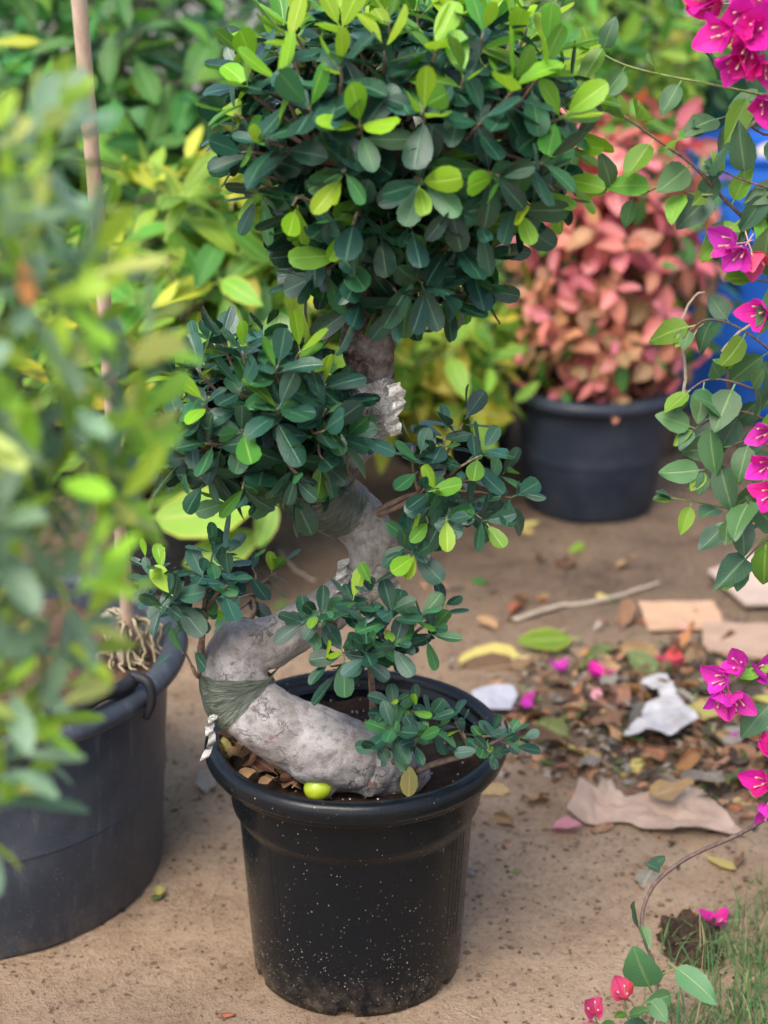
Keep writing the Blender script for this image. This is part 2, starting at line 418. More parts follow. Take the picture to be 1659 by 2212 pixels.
def ground_mat():
    m, t, b, o = mat('sandy_ground')
    tc = nd(t, 'ShaderNodeTexCoord')
    V = tc.outputs['Object']
    n0 = noise_n(t, V, 1.3, 4, 0.6)
    n1 = noise_n(t, V, 9, 6, 0.65)
    n2 = noise_n(t, V, 70, 6, 0.7)
    n3 = noise_n(t, V, 420, 3, 0.7)
    c = ramp(t, n1, [(0.3, (0.31, 0.205, 0.130)), (0.5, (0.44, 0.308, 0.203)), (0.72, (0.54, 0.395, 0.272))]).outputs[0]
    c = mixc(t, math_(t, 'MULTIPLY', ramp(t, n0, [(0.4, g(0)), (0.66, g(1))]).outputs[0], 0.45), c, (0.56, 0.41, 0.28))
    c = mixc(t, math_(t, 'MULTIPLY', ramp(t, n2, [(0.33, g(1)), (0.5, g(0))]).outputs[0], 0.5), c, (0.20, 0.132, 0.088))
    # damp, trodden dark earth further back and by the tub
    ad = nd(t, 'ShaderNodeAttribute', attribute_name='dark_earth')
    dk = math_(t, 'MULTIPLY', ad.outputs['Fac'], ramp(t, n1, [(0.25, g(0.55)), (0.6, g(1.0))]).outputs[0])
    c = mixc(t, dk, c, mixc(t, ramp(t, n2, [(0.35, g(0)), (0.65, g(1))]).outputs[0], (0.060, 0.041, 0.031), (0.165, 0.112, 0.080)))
    # dark specks of humus
    for s, lim in ((75, 0.12), (190, 0.10)):
        vo = nd(t, 'ShaderNodeTexVoronoi', i_Scale=s)
        t.links.new(mixc(t, 0.012, V, nd(t, 'ShaderNodeTexNoise', i_Scale=90.0).outputs[1]), vo.inputs['Vector'])
        sx = nd(t, 'ShaderNodeSeparateColor')
        t.links.new(vo.outputs['Color'], sx.inputs[0])
        sel = math_(t, 'MULTIPLY', math_(t, 'LESS_THAN', sx.outputs[0], math_(t, 'MULTIPLY', ramp(t, n1, [(0.35, g(2.4)), (0.65, g(0.3))]).outputs[0], lim)),
                    math_(t, 'LESS_THAN', vo.outputs['Distance'], math_(t, 'MULTIPLY', sx.outputs[1], 0.5)))
        c = mixc(t, math_(t, 'MULTIPLY', sel, 0.7), c, (0.075, 0.050, 0.036))
    c = mixc(t, math_(t, 'MULTIPLY', ramp(t, n3, [(0.52, g(0)), (0.72, g(1))]).outputs[0], 0.5), c, (0.56, 0.43, 0.31))
    c = mixc(t, math_(t, 'MULTIPLY', ramp(t, noise_n(t, V, 240, 4, 0.7), [(0.3, g(1)), (0.47, g(0))]).outputs[0], 0.45), c, (0.20, 0.135, 0.09))
    t.links.new(c, b.inputs['Base Color'])
    b.inputs['Roughness'].default_value = 0.92
    b.inputs['Specular IOR Level'].default_value = 0.2
    n4 = noise_n(t, V, 190, 4, 0.7)
    h = math_(t, 'ADD', math_(t, 'ADD', math_(t, 'MULTIPLY', n2, 0.8), math_(t, 'MULTIPLY', n3, 0.3)), math_(t, 'MULTIPLY', n4, 0.5))
    bump(t, h, 1.0, 0.016, b)
    return m
M['ground'] = ground_mat()

def simple(name, c1, c2, scale, rough=0.7, spec=0.3, b_s=0.2, stretch=(1, 1, 1), trans=0.0):
    m, t, b, o = mat(name)
    tc = nd(t, 'ShaderNodeTexCoord')
    mp = nd(t, 'ShaderNodeMapping')
    mp.inputs['Scale'].default_value = stretch
    t.links.new(tc.outputs['Object'], mp.inputs[0])
    n1 = noise_n(t, mp.outputs[0], scale, 6, 0.6)
    t.links.new(ramp(t, n1, [(0.3, c1), (0.7, c2)]).outputs[0], b.inputs['Base Color'])
    b.inputs['Roughness'].default_value = rough
    b.inputs['Specular IOR Level'].default_value = spec
    bump(t, n1, b_s, 0.004, b)
    if trans:
        tr = nd(t, 'ShaderNodeBsdfTranslucent')
        tr.inputs[0].default_value = (*c2, 1)
        ms = nd(t, 'ShaderNodeMixShader', i_0=trans)
        t.links.new(b.outputs[0], ms.inputs[1])
        t.links.new(tr.outputs[0], ms.inputs[2])
        t.links.new(ms.outputs[0], o.inputs[0])
    return m
M['cardboard'] = simple('cardboard', (0.34, 0.23, 0.165), (0.43, 0.30, 0.22), 12, 0.8)
M['cardboard_pale'] = simple('cardboard_pale', (0.36, 0.28, 0.23), (0.45, 0.355, 0.295), 12, 0.8)
M['cardboard_tan'] = simple('cardboard_tan', (0.42, 0.265, 0.165), (0.50, 0.33, 0.215), 12, 0.8)
M['paper_brown'] = simple('paper_brown', (0.33, 0.225, 0.165), (0.47, 0.345, 0.265), 16, 0.75, b_s=0.5)
M['paper_white'] = simple('paper_white', (0.34, 0.31, 0.29), (0.56, 0.55, 0.55), 26, 0.6, b_s=0.4)
M['paper_lilac'] = simple('paper_lilac', (0.36, 0.36, 0.40), (0.47, 0.47, 0.52), 14, 0.6)
M['cane'] = simple('cane', (0.40, 0.285, 0.215), (0.60, 0.465, 0.375), 20, 0.45, 0.4, 0.2, (3, 3, 0.3))
M['wall'] = simple('rendered_wall', (0.30, 0.30, 0.30), (0.42, 0.42, 0.41), 3, 0.9)
M['lime'] = simple('lime_skin', (0.20, 0.30, 0.010), (0.42, 0.50, 0.03), 25, 0.35, 0.5, 0.15)
M['blade'] = leaf_mat('grass_blade', (0.075, 0.165, 0.055), (0.15, 0.26, 0.10), 0.5, 0.25, 0.3, var=0.45)
M['blade_dry'] = leaf_mat('grass_dry', (0.33, 0.28, 0.15), (0.4, 0.35, 0.2), 0.6, 0.2, 0.3)
M['yellow_flower'] = simple('yellow_flower', (0.6, 0.5, 0.02), (0.75, 0.62, 0.05), 40, 0.6)
M['stamen'] = simple('flower_tube', (0.42, 0.16, 0.2), (0.55, 0.36, 0.28), 40, 0.6)

# ------------------------------------------------------------------ object helpers
def tag(o, label=None, cat=None, group=None, kind=None):
    if label: o['label'] = label
    if cat: o['category'] = cat
    if group: o['group'] = group
    if kind: o['kind'] = kind
    return o
def empty(name, loc=(0, 0, 0)):
    e = bpy.data.objects.new(name, None)
    e.location = loc
    e.empty_display_size = 0.05
    col.objects.link(e)
    return e
def link(name, me, parent=None, M4=None):
    """M4 is the world placement; parents carry a plain translation"""
    o = bpy.data.objects.new(name, me)
    col.objects.link(o)
    m = M4 if M4 is not None else Matrix.Identity(4)
    if parent is not None:
        o.parent = parent
        off = Vector((0, 0, 0))
        p = parent
        while p is not None:
            off += p.location
            p = p.parent
        o.matrix_local = Matrix.Translation(-off) @ m
    else:
        o.matrix_local = m
    return o
class MB:
    def __init__(s):
        s.v, s.f, s.uv, s.m = [], [], [], []
        s.attr = {}
    def add(s, verts, faces, uvs=None, mi=0, **attrs):
        k = len(s.v)
        s.v.extend([tuple(x) for x in verts])
        s.f.extend([tuple(i + k for i in f) for f in faces])
        s.uv.extend(uvs if uvs is not None else [(0.25, 0.5)] * len(verts))
        s.m.extend([mi] * len(faces))
        for a, vals in attrs.items():
            s.attr.setdefault(a, []).extend(vals)
    def mesh(s, name, mats, smooth=True):
        me = bpy.data.meshes.new(name)
        me.from_pydata(s.v, [], s.f)
        for mt in (mats if isinstance(mats, (list, tuple)) else [mats]):
            me.materials.append(mt)
        if len(set(s.m)) > 1:
            me.polygons.foreach_set('material_index', s.m)
        if smooth:
            me.polygons.foreach_set('use_smooth', [True] * len(s.f))
        uvl = me.uv_layers.new(name='UVMap')
        li = np.empty(len(me.loops), dtype=np.int32)
        me.loops.foreach_get('vertex_index', li)
        uvl.data.foreach_set('uv', np.array(s.uv, dtype=np.float32)[li].ravel())
        for a, vals in s.attr.items():
            if len(vals) == len(s.v):
                at_ = me.attributes.new(a, 'FLOAT', 'POINT')
                at_.data.foreach_set('value', vals)
        me.update()
        return me
    def build(s, name, mats, parent=None, smooth=True):
        return link(name, s.mesh(name, mats, smooth), parent)

def catmull(pts, n):
    """pts: list of equal-length tuples; returns n samples per span"""
    P = [np.array(p, dtype=float) for p in pts]
    P = [2 * P[0] - P[1]] + P + [2 * P[-1] - P[-2]]
    out = []
    for i in range(1, len(P) - 2):
        for k in range(n):
            t = k / n
            a, b, c, d = P[i - 1], P[i], P[i + 1], P[i + 2]
            out.append(0.5 * (2 * b + (c - a) * t + (2 * a - 5 * b + 4 * c - d) * t * t + (3 * b - a - 3 * c + d) * t ** 3))
    out.append(P[-2])
    return out
def frames(pts):
    T = []
    for i in range(len(pts)):
        a, b = pts[max(0, i - 1)], pts[min(len(pts) - 1, i + 1)]
        T.append((b - a).normalized())
    n = T[0].orthogonal().normalized()
    N = []
    for i, t in enumerate(T):
        n = (n - t * n.dot(t))
        n = n.normalized() if n.length > 1e-6 else t.orthogonal().normalized()
        N.append(n)
    return T, N
def tube(mb, pts, radii, sides=6, caps=True, mi=0):
    pts = [Vector(p) for p in pts]
    T, N = frames(pts)
    v, f = [], []
    for p, t, n, r in zip(pts, T, N, radii):
        bn = t.cross(n)
        for k in range(sides):
            a = 2 * math.pi * k / sides
            v.append(p + (n * math.cos(a) + bn * math.sin(a)) * r)
    for i in range(len(pts) - 1):
        for k in range(sides):
            a, b = i * sides + k, i * sides + (k + 1) % sides
            f.append((a, b, b + sides, a + sides))
    if caps:
        f.append(tuple(range(sides - 1, -1, -1)))
        f.append(tuple(range((len(pts) - 1) * sides, len(pts) * sides)))
    mb.add(v, f, None, mi)
def curve_tube(mb, pts, r0, r1, sides=6, n=5, wob=0.0, mi=0):
    s = [Vector(p) for p in catmull([tuple(p) for p in pts], n)]
    if wob:
        s = [p + Vector((rnd.uniform(-wob, wob), rnd.uniform(-wob, wob), rnd.uniform(-wob, wob))) if 0 < i < len(s) - 1 else p for i, p in enumerate(s)]
    k = len(s) - 1
    tube(mb, s, [r0 + (r1 - r0) * i / k for i in range(k + 1)], sides, True, mi)
    return s
def lathe(profile, seg=72, closed_bottom=False, a0=0.0):
    v, f = [], []
    for r, z in profile:
        for k in range(seg):
            a = a0 + 2 * math.pi * k / seg
            v.append((r * math.cos(a), r * math.sin(a), z))
    for i in range(len(profile) - 1):
        for k in range(seg):
            a, b = i * seg + k, i * seg + (k + 1) % seg
            f.append((a, b, b + seg, a + seg))
    if closed_bottom:
        f.append(tuple(range(seg - 1, -1, -1)))
    return v, f

# ------------------------------------------------------------------ leaf shapes
def leaf_shape(L, W, a, b, fold=0.25, curl=-0.15, wav=0.0, pet=0.12, nx=4, ny=7, twist=0.0, cup=0.0, notch=0.0, rag=0.0, seed=0):
    rr = random.Random(seed)
    pk = a / (a + b)
    nrm = (pk ** a) * ((1 - pk) ** b)
    v, uv, f = [], [], []
    ph = rr.uniform(0, 6)
    for j in range(ny):
        t = 0.5 - 0.5 * math.cos(math.pi * (0.03 + 0.97 * j / (ny - 1)))
        t = min(t, 0.995)
        hw = 0.5 * W * (t ** a) * ((1 - t) ** b) / nrm
        for i in range(nx + 1):
            u = i / nx * 2 - 1
            x = u * hw
            if rag:
                x += rr.uniform(-rag, rag) * W * abs(u)
            y = t * L
            z = fold * abs(x) + curl * L * t * t + wav * W * math.sin(ph + t * 9 + (1.5 if u > 0 else 0)) * abs(u) * (0.3 + 0.7 * t)
            z -= cup * x * x / W
            if rag:
                z += rr.uniform(-rag, rag) * W * 0.8
            tw = twist * t
            v.append((x * math.cos(tw) - z * math.sin(tw), y, x * math.sin(tw) + z * math.cos(tw)))
            uv.append((0.5 + 0.5 * u, t))
    for j in range(ny - 1):
        for i in range(nx):
            k = j * (nx + 1) + i
            f.append((k, k + 1, k + nx + 2, k + nx + 1))
    if pet:
        k = len(v)
        w_ = W * 0.03
        v += [(-w_, -pet * L, 0), (w_, -pet * L, 0), (w_, 0.02 * L, 0.0), (-w_, 0.02 * L, 0.0)]
        uv += [(0.49, 0), (0.51, 0), (0.51, 0.02), (0.49, 0.02)]
        f.append((k, k + 1, k + 2, k + 3))
    return np.array(v), f, uv
SH = {
    'fig': [leaf_shape(1, 0.56, 0.85, 0.42, 0.16, -0.10, 0.02, seed=1), leaf_shape(1, 0.60, 0.8, 0.45, 0.10, 0.08, 0.03, seed=2),
            leaf_shape(1, 0.52, 0.9, 0.5, 0.24, -0.22, 0.02, seed=3), leaf_shape(1, 0.58, 0.75, 0.40, 0.05, -0.05, 0.05, seed=4, cup=0.35),
            leaf_shape(1, 0.46, 0.9, 0.5, 0.34, 0.14, 0.03, seed=5)],
    'lance': [leaf_shape(1, 0.36, 0.95, 0.6, 0.2, -0.18, 0.03, seed=6), leaf_shape(1, 0.40, 0.9, 0.62, 0.12, 0.10, 0.04, seed=7),
              leaf_shape(1, 0.27, 0.95, 0.6, 0.3, -0.05, 0.03, seed=8)],
    'broad': [leaf_shape(1, 0.40, 0.75, 0.95, 0.22, -0.28, 0.05, seed=9), leaf_shape(1, 0.44, 0.75, 0.95, 0.15, -0.42, 0.08, seed=10),
              leaf_shape(1, 0.36, 0.8, 0.95, 0.3, -0.12, 0.05, seed=11), leaf_shape(1, 0.42, 0.75, 0.9, 0.1, 0.06, 0.08, seed=12)],
    'ovate': [leaf_shape(1, 0.68, 0.52, 0.85, 0.15, -0.16, 0.05, pet=0.22, seed=13), leaf_shape(1, 0.62, 0.55, 0.9, 0.3, 0.05, 0.07, pet=0.22, seed=14),
              leaf_shape(1, 0.56, 0.6, 0.95, 0.45, -0.25, 0.09, pet=0.22, seed=15), leaf_shape(1, 0.66, 0.5, 0.8, 0.08, -0.32, 0.10, pet=0.22, seed=16)],
    'bract': [leaf_shape(1, 0.80, 0.42, 0.75, 0.35, 0.30, 0.06, pet=0, ny=6, seed=17), leaf_shape(1, 0.74, 0.45, 0.8, 0.22, 0.15, 0.10, pet=0, ny=6, seed=18),
              leaf_shape(1, 0.86, 0.42, 0.72, 0.5, 0.22, 0.08, pet=0, ny=6, seed=19)],
    'dead': [leaf_shape(1, 0.55, 0.6, 0.8, 0.7, 0.25, 0.15, pet=0.15, nx=4, ny=6, twist=0.5, rag=0.05, seed=20), leaf_shape(1, 0.5, 0.6, 0.8, -0.5, -0.35, 0.2, pet=0.15, ny=6, twist=-0.7, rag=0.06, seed=21),
             leaf_shape(1, 0.62, 0.55, 0.75, 0.3, 0.10, 0.22, pet=0.15, ny=6, twist=0.2, rag=0.06, seed=22), leaf_shape(1, 0.48, 0.7, 0.7, 1.1, 0.1, 0.1, pet=0.15, ny=6, twist=0.9, rag=0.05, seed=23),
             leaf_shape(1, 0.6, 0.55, 0.7, -0.15, -0.12, 0.14, pet=0.1, ny=6, rag=0.05, seed=24)],
    'flat': [leaf_shape(1, 0.5, 0.65, 0.8, 0.06, 0.05, 0.06, pet=0.15, ny=6, seed=25), leaf_shape(1, 0.6, 0.55, 0.8, -0.08, -0.06, 0.09, pet=0.15, ny=6, seed=26)],
}
_cache = {}
def leaf_mesh(kind, i, mname):
    k = (kind, i, mname)
    if k not in _cache:
        v, f, uv = SH[kind][i]
        b = MB()
        b.add(v, f, uv)
        _cache[k] = b.mesh('leaf_' + kind, M[mname])
    return _cache[k]
def leafM(base, d, nrm, s, sx=1.0):
    d = d.normalized()
    x = d.cross(nrm)
    if x.length < 1e-4:
        x = d.orthogonal()
    x.normalize()
    n = x.cross(d)
    m = Matrix((x * s * sx, d * s, n * s)).transposed().to_4x4()
    m.translation = base
    return m
def rv(s=1.0):
    while True:
        p = Vector((rnd.uniform(-1, 1), rnd.uniform(-1, 1), rnd.uniform(-1, 1)))
        if 0.05 < p.length < 1:
            return p.normalized() * s

class Plant:
    """an Empty with stems as parts, its most visible leaves as parts and the rest of them as one foliage part"""
    def __init__(s, name, loc, label, cat, group=None):
        s.root = empty(name, loc)
        tag(s.root, label, cat, group)
        s.leaves = []
    def leaf(s, Mx, kind, mname, vi=None):
        s.leaves.append((Mx, kind, rnd.randrange(len(SH[kind])) if vi is None else vi, mname))
    def stem(s, name, pts, r0, r1, mname, sides=6, n=5, wob=0.0):
        b = MB()
        q = curve_tube(b, pts, r0, r1, sides, n, wob)
        b.build(name, M[mname], s.root)
        return q
    def finish(s, limit=300, part='leaf', rest='foliage'):
        L = s.leaves
        if len(L) > limit:
            V, F, own = [], [], []
            for q, (Mx, kind, vi, mn) in enumerate(L):
                v, f, uv = SH[kind][vi]
                A = np.array(Mx)
                wv = v @ A[:3, :3].T + A[:3, 3]
                k = len(V)
                V.extend(map(tuple, wv))
                for ff in f:
                    F.append(tuple(i + k for i in ff))
                    own.append(q)
            tree = BVHTree.FromPolygons(V, F)
            score = []
            for q, (Mx, kind, vi, mn) in enumerate(L):
                hits = 0
                for (lx, ly) in ((0, 0.3), (0, 0.5), (0, 0.72), (0.1, 0.55), (-0.1, 0.55), (0, 0.9)):
                    p = Mx @ Vector((lx, ly, 0.02))
                    X, Y = proj(p)
                    if not (-20 < X < 1680 and -20 < Y < 2232):
                        continue
                    d = (p - CAM)
                    h = tree.ray_cast(CAM, d.normalized(), d.length + 0.02)
                    if h[2] is not None and own[h[2]] == q:
                        hits += 1
                nrm = Mx.to_3x3().col[2].normalized()
                vd = (Mx.translation - CAM).normalized()
                score.append((hits + 0.01) * (0.15 + abs(nrm.dot(vd))) * Mx.to_scale().y)
            order = sorted(range(len(L)), key=lambda q: -score[q])
            keep, others = order[:limit], order[limit:]
        else:
            keep, others = range(len(L)), []
        for q in keep:
            Mx, kind, vi, mn = L[q]
            link(part, leaf_mesh(kind, vi, mn), s.root, Mx)
        if others:
            names = sorted({L[q][3] for q in others})
            b = MB()
            for q in others:
                Mx, kind, vi, mn = L[q]
                v, f, uv = SH[kind][vi]
                A = np.array(Mx)
                b.add(v @ A[:3, :3].T + A[:3, 3], f, uv, names.index(mn))
            o = b.build(rest, [M[n_] for n_ in names], s.root)
            o['kind'] = 'stuff'
UP = Vector((0, 0, 1))
def rosette(pl, p, axis, n, size, pick, kind='fig', a_out=98, a_in=28, spread=0.018, droop=0.12, jit=12, small_in=0.6):
    axis = axis.normalized()
    e1 = axis.orthogonal().normalized()
    e2 = axis.cross(e1)
    az = rnd.uniform(0, 6.28)
    for i in range(n):
        f = i / max(1, n - 1)
        ang = R(a_out + (a_in - a_out) * f ** 1.1 + rnd.uniform(-jit, jit))
        az += 2.399 + rnd.uniform(-0.35, 0.35)
        pr = e1 * math.cos(az) + e2 * math.sin(az)
        d = axis * math.cos(ang) + pr * math.sin(ang) + Vector((0, 0, -droop * (1 - f)))
        nr = axis - d * axis.dot(d) / d.length_squared + rv(0.25) + UP * 0.15
        if ang < R(40):
            nr = -pr * 0.6 + axis * 0.3 + UP * 0.4 + rv(0.3)
            if rnd.random() < 0.5:
                nr = pr * 0.8 + UP * 0.3 + rv(0.2)
        s = size * (1 + (small_in - 1) * f) * rnd.uniform(0.8, 1.18)
        b = p + axis * spread * (f * 2 - 1) + d.normalized() * s * 0.10
        pl.leaf(leafM(b, d, nr, s, rnd.uniform(0.9, 1.12)), kind, pick(f))
def superell(c, rad, p=2.6):
    """random point on a rounded-box ellipsoid with its outward normal"""
    d = rv()
    k = (abs(d.x) ** p + abs(d.y) ** p + abs(d.z) ** p) ** (-1 / p)
    q = Vector((d.x * k * rad[0], d.y * k * rad[1], d.z * k * rad[2]))
    n = Vector((q.x / rad[0] ** 2, q.y / rad[1] ** 2, q.z / rad[2] ** 2)).normalized()
    return c + q, n
def poisson(gen, r, tries, inside=()):
    out = []
    for _ in range(tries):
        p, n = gen()
        if any((p - q).length < r for q, _n in out):
            continue
        if any(((p.x - c.x) / a[0]) ** 2 + ((p.y - c.y) / a[1]) ** 2 + ((p.z - c.z) / a[2]) ** 2 < 0.6 for c, a in inside):
            continue
        out.append((p, n))
    return out

# ------------------------------------------------------------------ ground
LIT_C = (0.62, 3.12)
def mound(x, y):
    e = ((x - 0.74) / 0.62) ** 2 + ((y - 3.10) / 0.40) ** 2
    return max(0.0, 1 - e)
def gz(x, y):
    z = 0.006 * noise.noise(Vector((x * 2.1, y * 2.1, 0.3))) + 0.004 * noise.noise(Vector((x * 9, y * 9, 4.1)))
    if 1.3 < y < 5.5 and -1.6 < x < 1.8:
        z += 0.0030 * noise.noise(Vector((x * 30, y * 30, 1.1))) + 0.0022 * noise.noise(Vector((x * 75, y * 75, 7.7)))
    return z - 0.004 + 0.022 * mound(x, y) * (0.7 + 0.5 * noise.noise(Vector((x * 11, y * 11, 2))))
def ground():
    xs = list(np.arange(-1.3, 1.5, 0.0125))
    ys = list(np.arange(1.5, 4.6, 0.0125))
    def grow(a, first, lim):
        s, x = first, a
        out = []
        while abs(x) < lim:
            x += s
            out.append(x)
            s *= 1.25
        return out
    xs = grow(xs[0], -0.02, 250)[::-1] + xs + grow(xs[-1], 0.02, 250)
    ys = grow(ys[0], -0.02, 60)[::-1] + ys + grow(ys[-1], 0.02, 600)
    nx, ny = len(xs), len(ys)
    v, dark = [], []
    for y in ys:
        for x in xs:
            v.append((x, y, gz(x, y)))
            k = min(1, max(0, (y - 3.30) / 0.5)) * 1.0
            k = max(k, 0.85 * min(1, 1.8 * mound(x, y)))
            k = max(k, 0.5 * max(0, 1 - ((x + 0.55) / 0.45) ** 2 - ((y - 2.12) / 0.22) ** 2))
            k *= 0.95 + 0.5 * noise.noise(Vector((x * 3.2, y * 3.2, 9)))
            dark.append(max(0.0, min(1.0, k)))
    f = [(j * nx + i, j * nx + i + 1, (j + 1) * nx + i + 1, (j + 1) * nx + i) for j in range(ny - 1) for i in range(nx - 1)]
    b = MB()
    b.add(v, f, None, 0, dark_earth=dark)
    tag(b.build('ground', M['ground']), kind='structure')
ground()

def crumbs():
    base = [(1, 0, 0), (-0.6, 0.8, 0), (-0.5, -0.8, 0.1), (0.1, 0.1, 0.8), (0, 0, -0.5)]
    fc = [(0, 1, 3), (1, 2, 3), (2, 0, 3), (1, 0, 4), (2, 1, 4), (0, 2, 4)]
    b = MB()
    for _ in range(14000):
        y = rnd.uniform(1.9, 4.4)
        x = rnd.uniform(-0.9, 1.15)
        if rnd.random() > 0.35 + 0.8 * (0.5 + noise.noise(Vector((x * 3, y * 3, 5)))):
            continue
        s = rnd.choice((0.0012, 0.0018, 0.0018, 0.0026, 0.004)) * rnd.uniform(0.7, 1.4)
        z = gz(x, y)
        rot = Matrix.Rotation(rnd.uniform(0, 6.28), 3, rv())
        st = Vector((rnd.uniform(0.7, 2.2), 1, rnd.uniform(0.5, 1)))
        b.add([rot @ Vector((p[0] * st.x * s, p[1] * s, p[2] * st.z * s)) + Vector((x, y, z + s * 0.3)) for p in base], fc)
    o = b.build('soil_crumbs', M['crumb'], smooth=False)
    tag(o, 'small brown crumbs of earth scattered over the sandy ground', 'soil', kind='stuff')
crumbs()

# ------------------------------------------------------------------ pots
POT = Vector((-0.042, 2.325, -0.004))
def main_pot():
    root = empty('plant_pot', POT)
    tag(root, 'glossy black nursery pot with stepped collar holding the twisted fig tree', 'pot')
    prof = [(0.150, 0.0), (0.1590, 0.0), (0.1600, 0.014), (0.1615, 0.03), (0.168, 0.14), (0.1755, 0.262), (0.1762, 0.270), (0.181, 0.276), (0.1855, 0.283),
            (0.187, 0.292), (0.1915, 0.352), (0.192, 0.360)]
    seg = 240
    v, f = lathe(prof, seg)
    v = [list(p) for p in v]
    for i in (0, 1):                       # drainage notches in the foot
        for k in range(seg):
            a = (360 * k / seg) % 60
            if 20 < a < 30:
                v[i * seg + k][2] = 0.0125
    b = MB()
    b.add([Vector(p) + POT for p in v], f)
    vi, fi = lathe([(0.189, 0.360), (0.187, 0.33), (0.184, 0.29), (0.1735, 0.27), (0.17, 0.2)], 120)
    b.add([Vector(p) + POT for p in vi], fi)
    b.build('body', M['pot_black'], root)
    rim = [(0.186, 0.345), (0.192, 0.3485), (0.205, 0.3465), (0.2095, 0.3475), (0.2105, 0.3505), (0.2105, 0.3545), (0.2130, 0.3555), (0.2165, 0.3575), (0.2185, 0.3625),
           (0.2185, 0.372), (0.2165, 0.3795), (0.2120, 0.3842), (0.2060, 0.3858), (0.1995, 0.3845), (0.1955, 0.381), (0.1935, 0.376), (0.1925, 0.366), (0.186, 0.362)]
    rim = [(r_ * 1.022, z_ + 0.002) for r_, z_ in rim]
    v, f = lathe(rim, 160)
    b = MB()
    b.add([Vector(p) + POT for p in v], f)
    b.build('rim', M['pot_black'], root)
    for a in (-35.5, -31.8, -28.1, -24.4, -134.5, -130.8):     # moulded ribs down the wall
        b = MB()
        ar = R(a)
        rd, tg = Vector((math.cos(ar), math.sin(ar), 0)), Vector((-math.sin(ar), math.cos(ar), 0))
        pts = []
        for z, r in ((0.085, 0.1645), (0.262, 0.1753)):
            for s, e in ((-0.0026, -0.001), (-0.0012, 0.0008), (0.0012, 0.0008), (0.0026, -0.001)):
                pts.append(POT + rd * (r + e) + tg * s + UP * z)
        b.add(pts, [(0, 1, 5, 4), (1, 2, 6, 5), (2, 3, 7, 6), (4, 5, 6, 7), (3, 2, 1, 0)])
        b.build('rib', M['pot_black'], root, smooth=False)
    # soil, a heaped disc
    v, f = [], []
    nr, ns = 16, 64
    for i in range(nr + 1):
        r = 0.188 * i / nr
        for k in range(ns):
            a = 2 * math.pi * k / ns
            x, y = r * math.cos(a), r * math.sin(a)
            z = 0.345 + 0.012 * noise.noise(Vector((x * 30, y * 30, 0))) + 0.006 * noise.noise(Vector((x * 90, y * 90, 3))) + 0.008 * (1 - i / nr)
            v.append(POT + Vector((x, y, z)))
    for i in range(nr):
        for k in range(ns):
            a, c = i * ns + k, i * ns + (k + 1) % ns
            f.append((a, c, c + ns, a + ns))
    b = MB()
    b.add(v, f)
    b.build('soil', M['soil'], root)
    b = MB()
    for _ in range(150):
        a, r = rnd.uniform(0, 6.28), 0.18 * math.sqrt(rnd.random())
        s = rnd.uniform(0.0009, 0.002)
        c = POT + Vector((r * math.cos(a), r * math.sin(a), 0.349))
        c.z = POT.z + 0.345 + 0.012 * noise.noise(Vector((30 * r * math.cos(a), 30 * r * math.sin(a), 0))) + 0.008 * (1 - r / 0.188) + 0.004
        b.add([c + Vector(q) * s for q in ((1, 0, 0), (-1, 0, 0), (0, 1, 0), (0, -1, 0), (0, 0, 1), (0, 0, -1))],
              [(0, 2, 4), (2, 1, 4), (1, 3, 4), (3, 0, 4), (2, 0, 5), (1, 2, 5), (3, 1, 5), (0, 3, 5)])
    o = b.build('perlite', M['perlite'], root, smooth=False)
    o['kind'] = 'stuff'
main_pot()
SOIL_Z = POT.z + 0.349

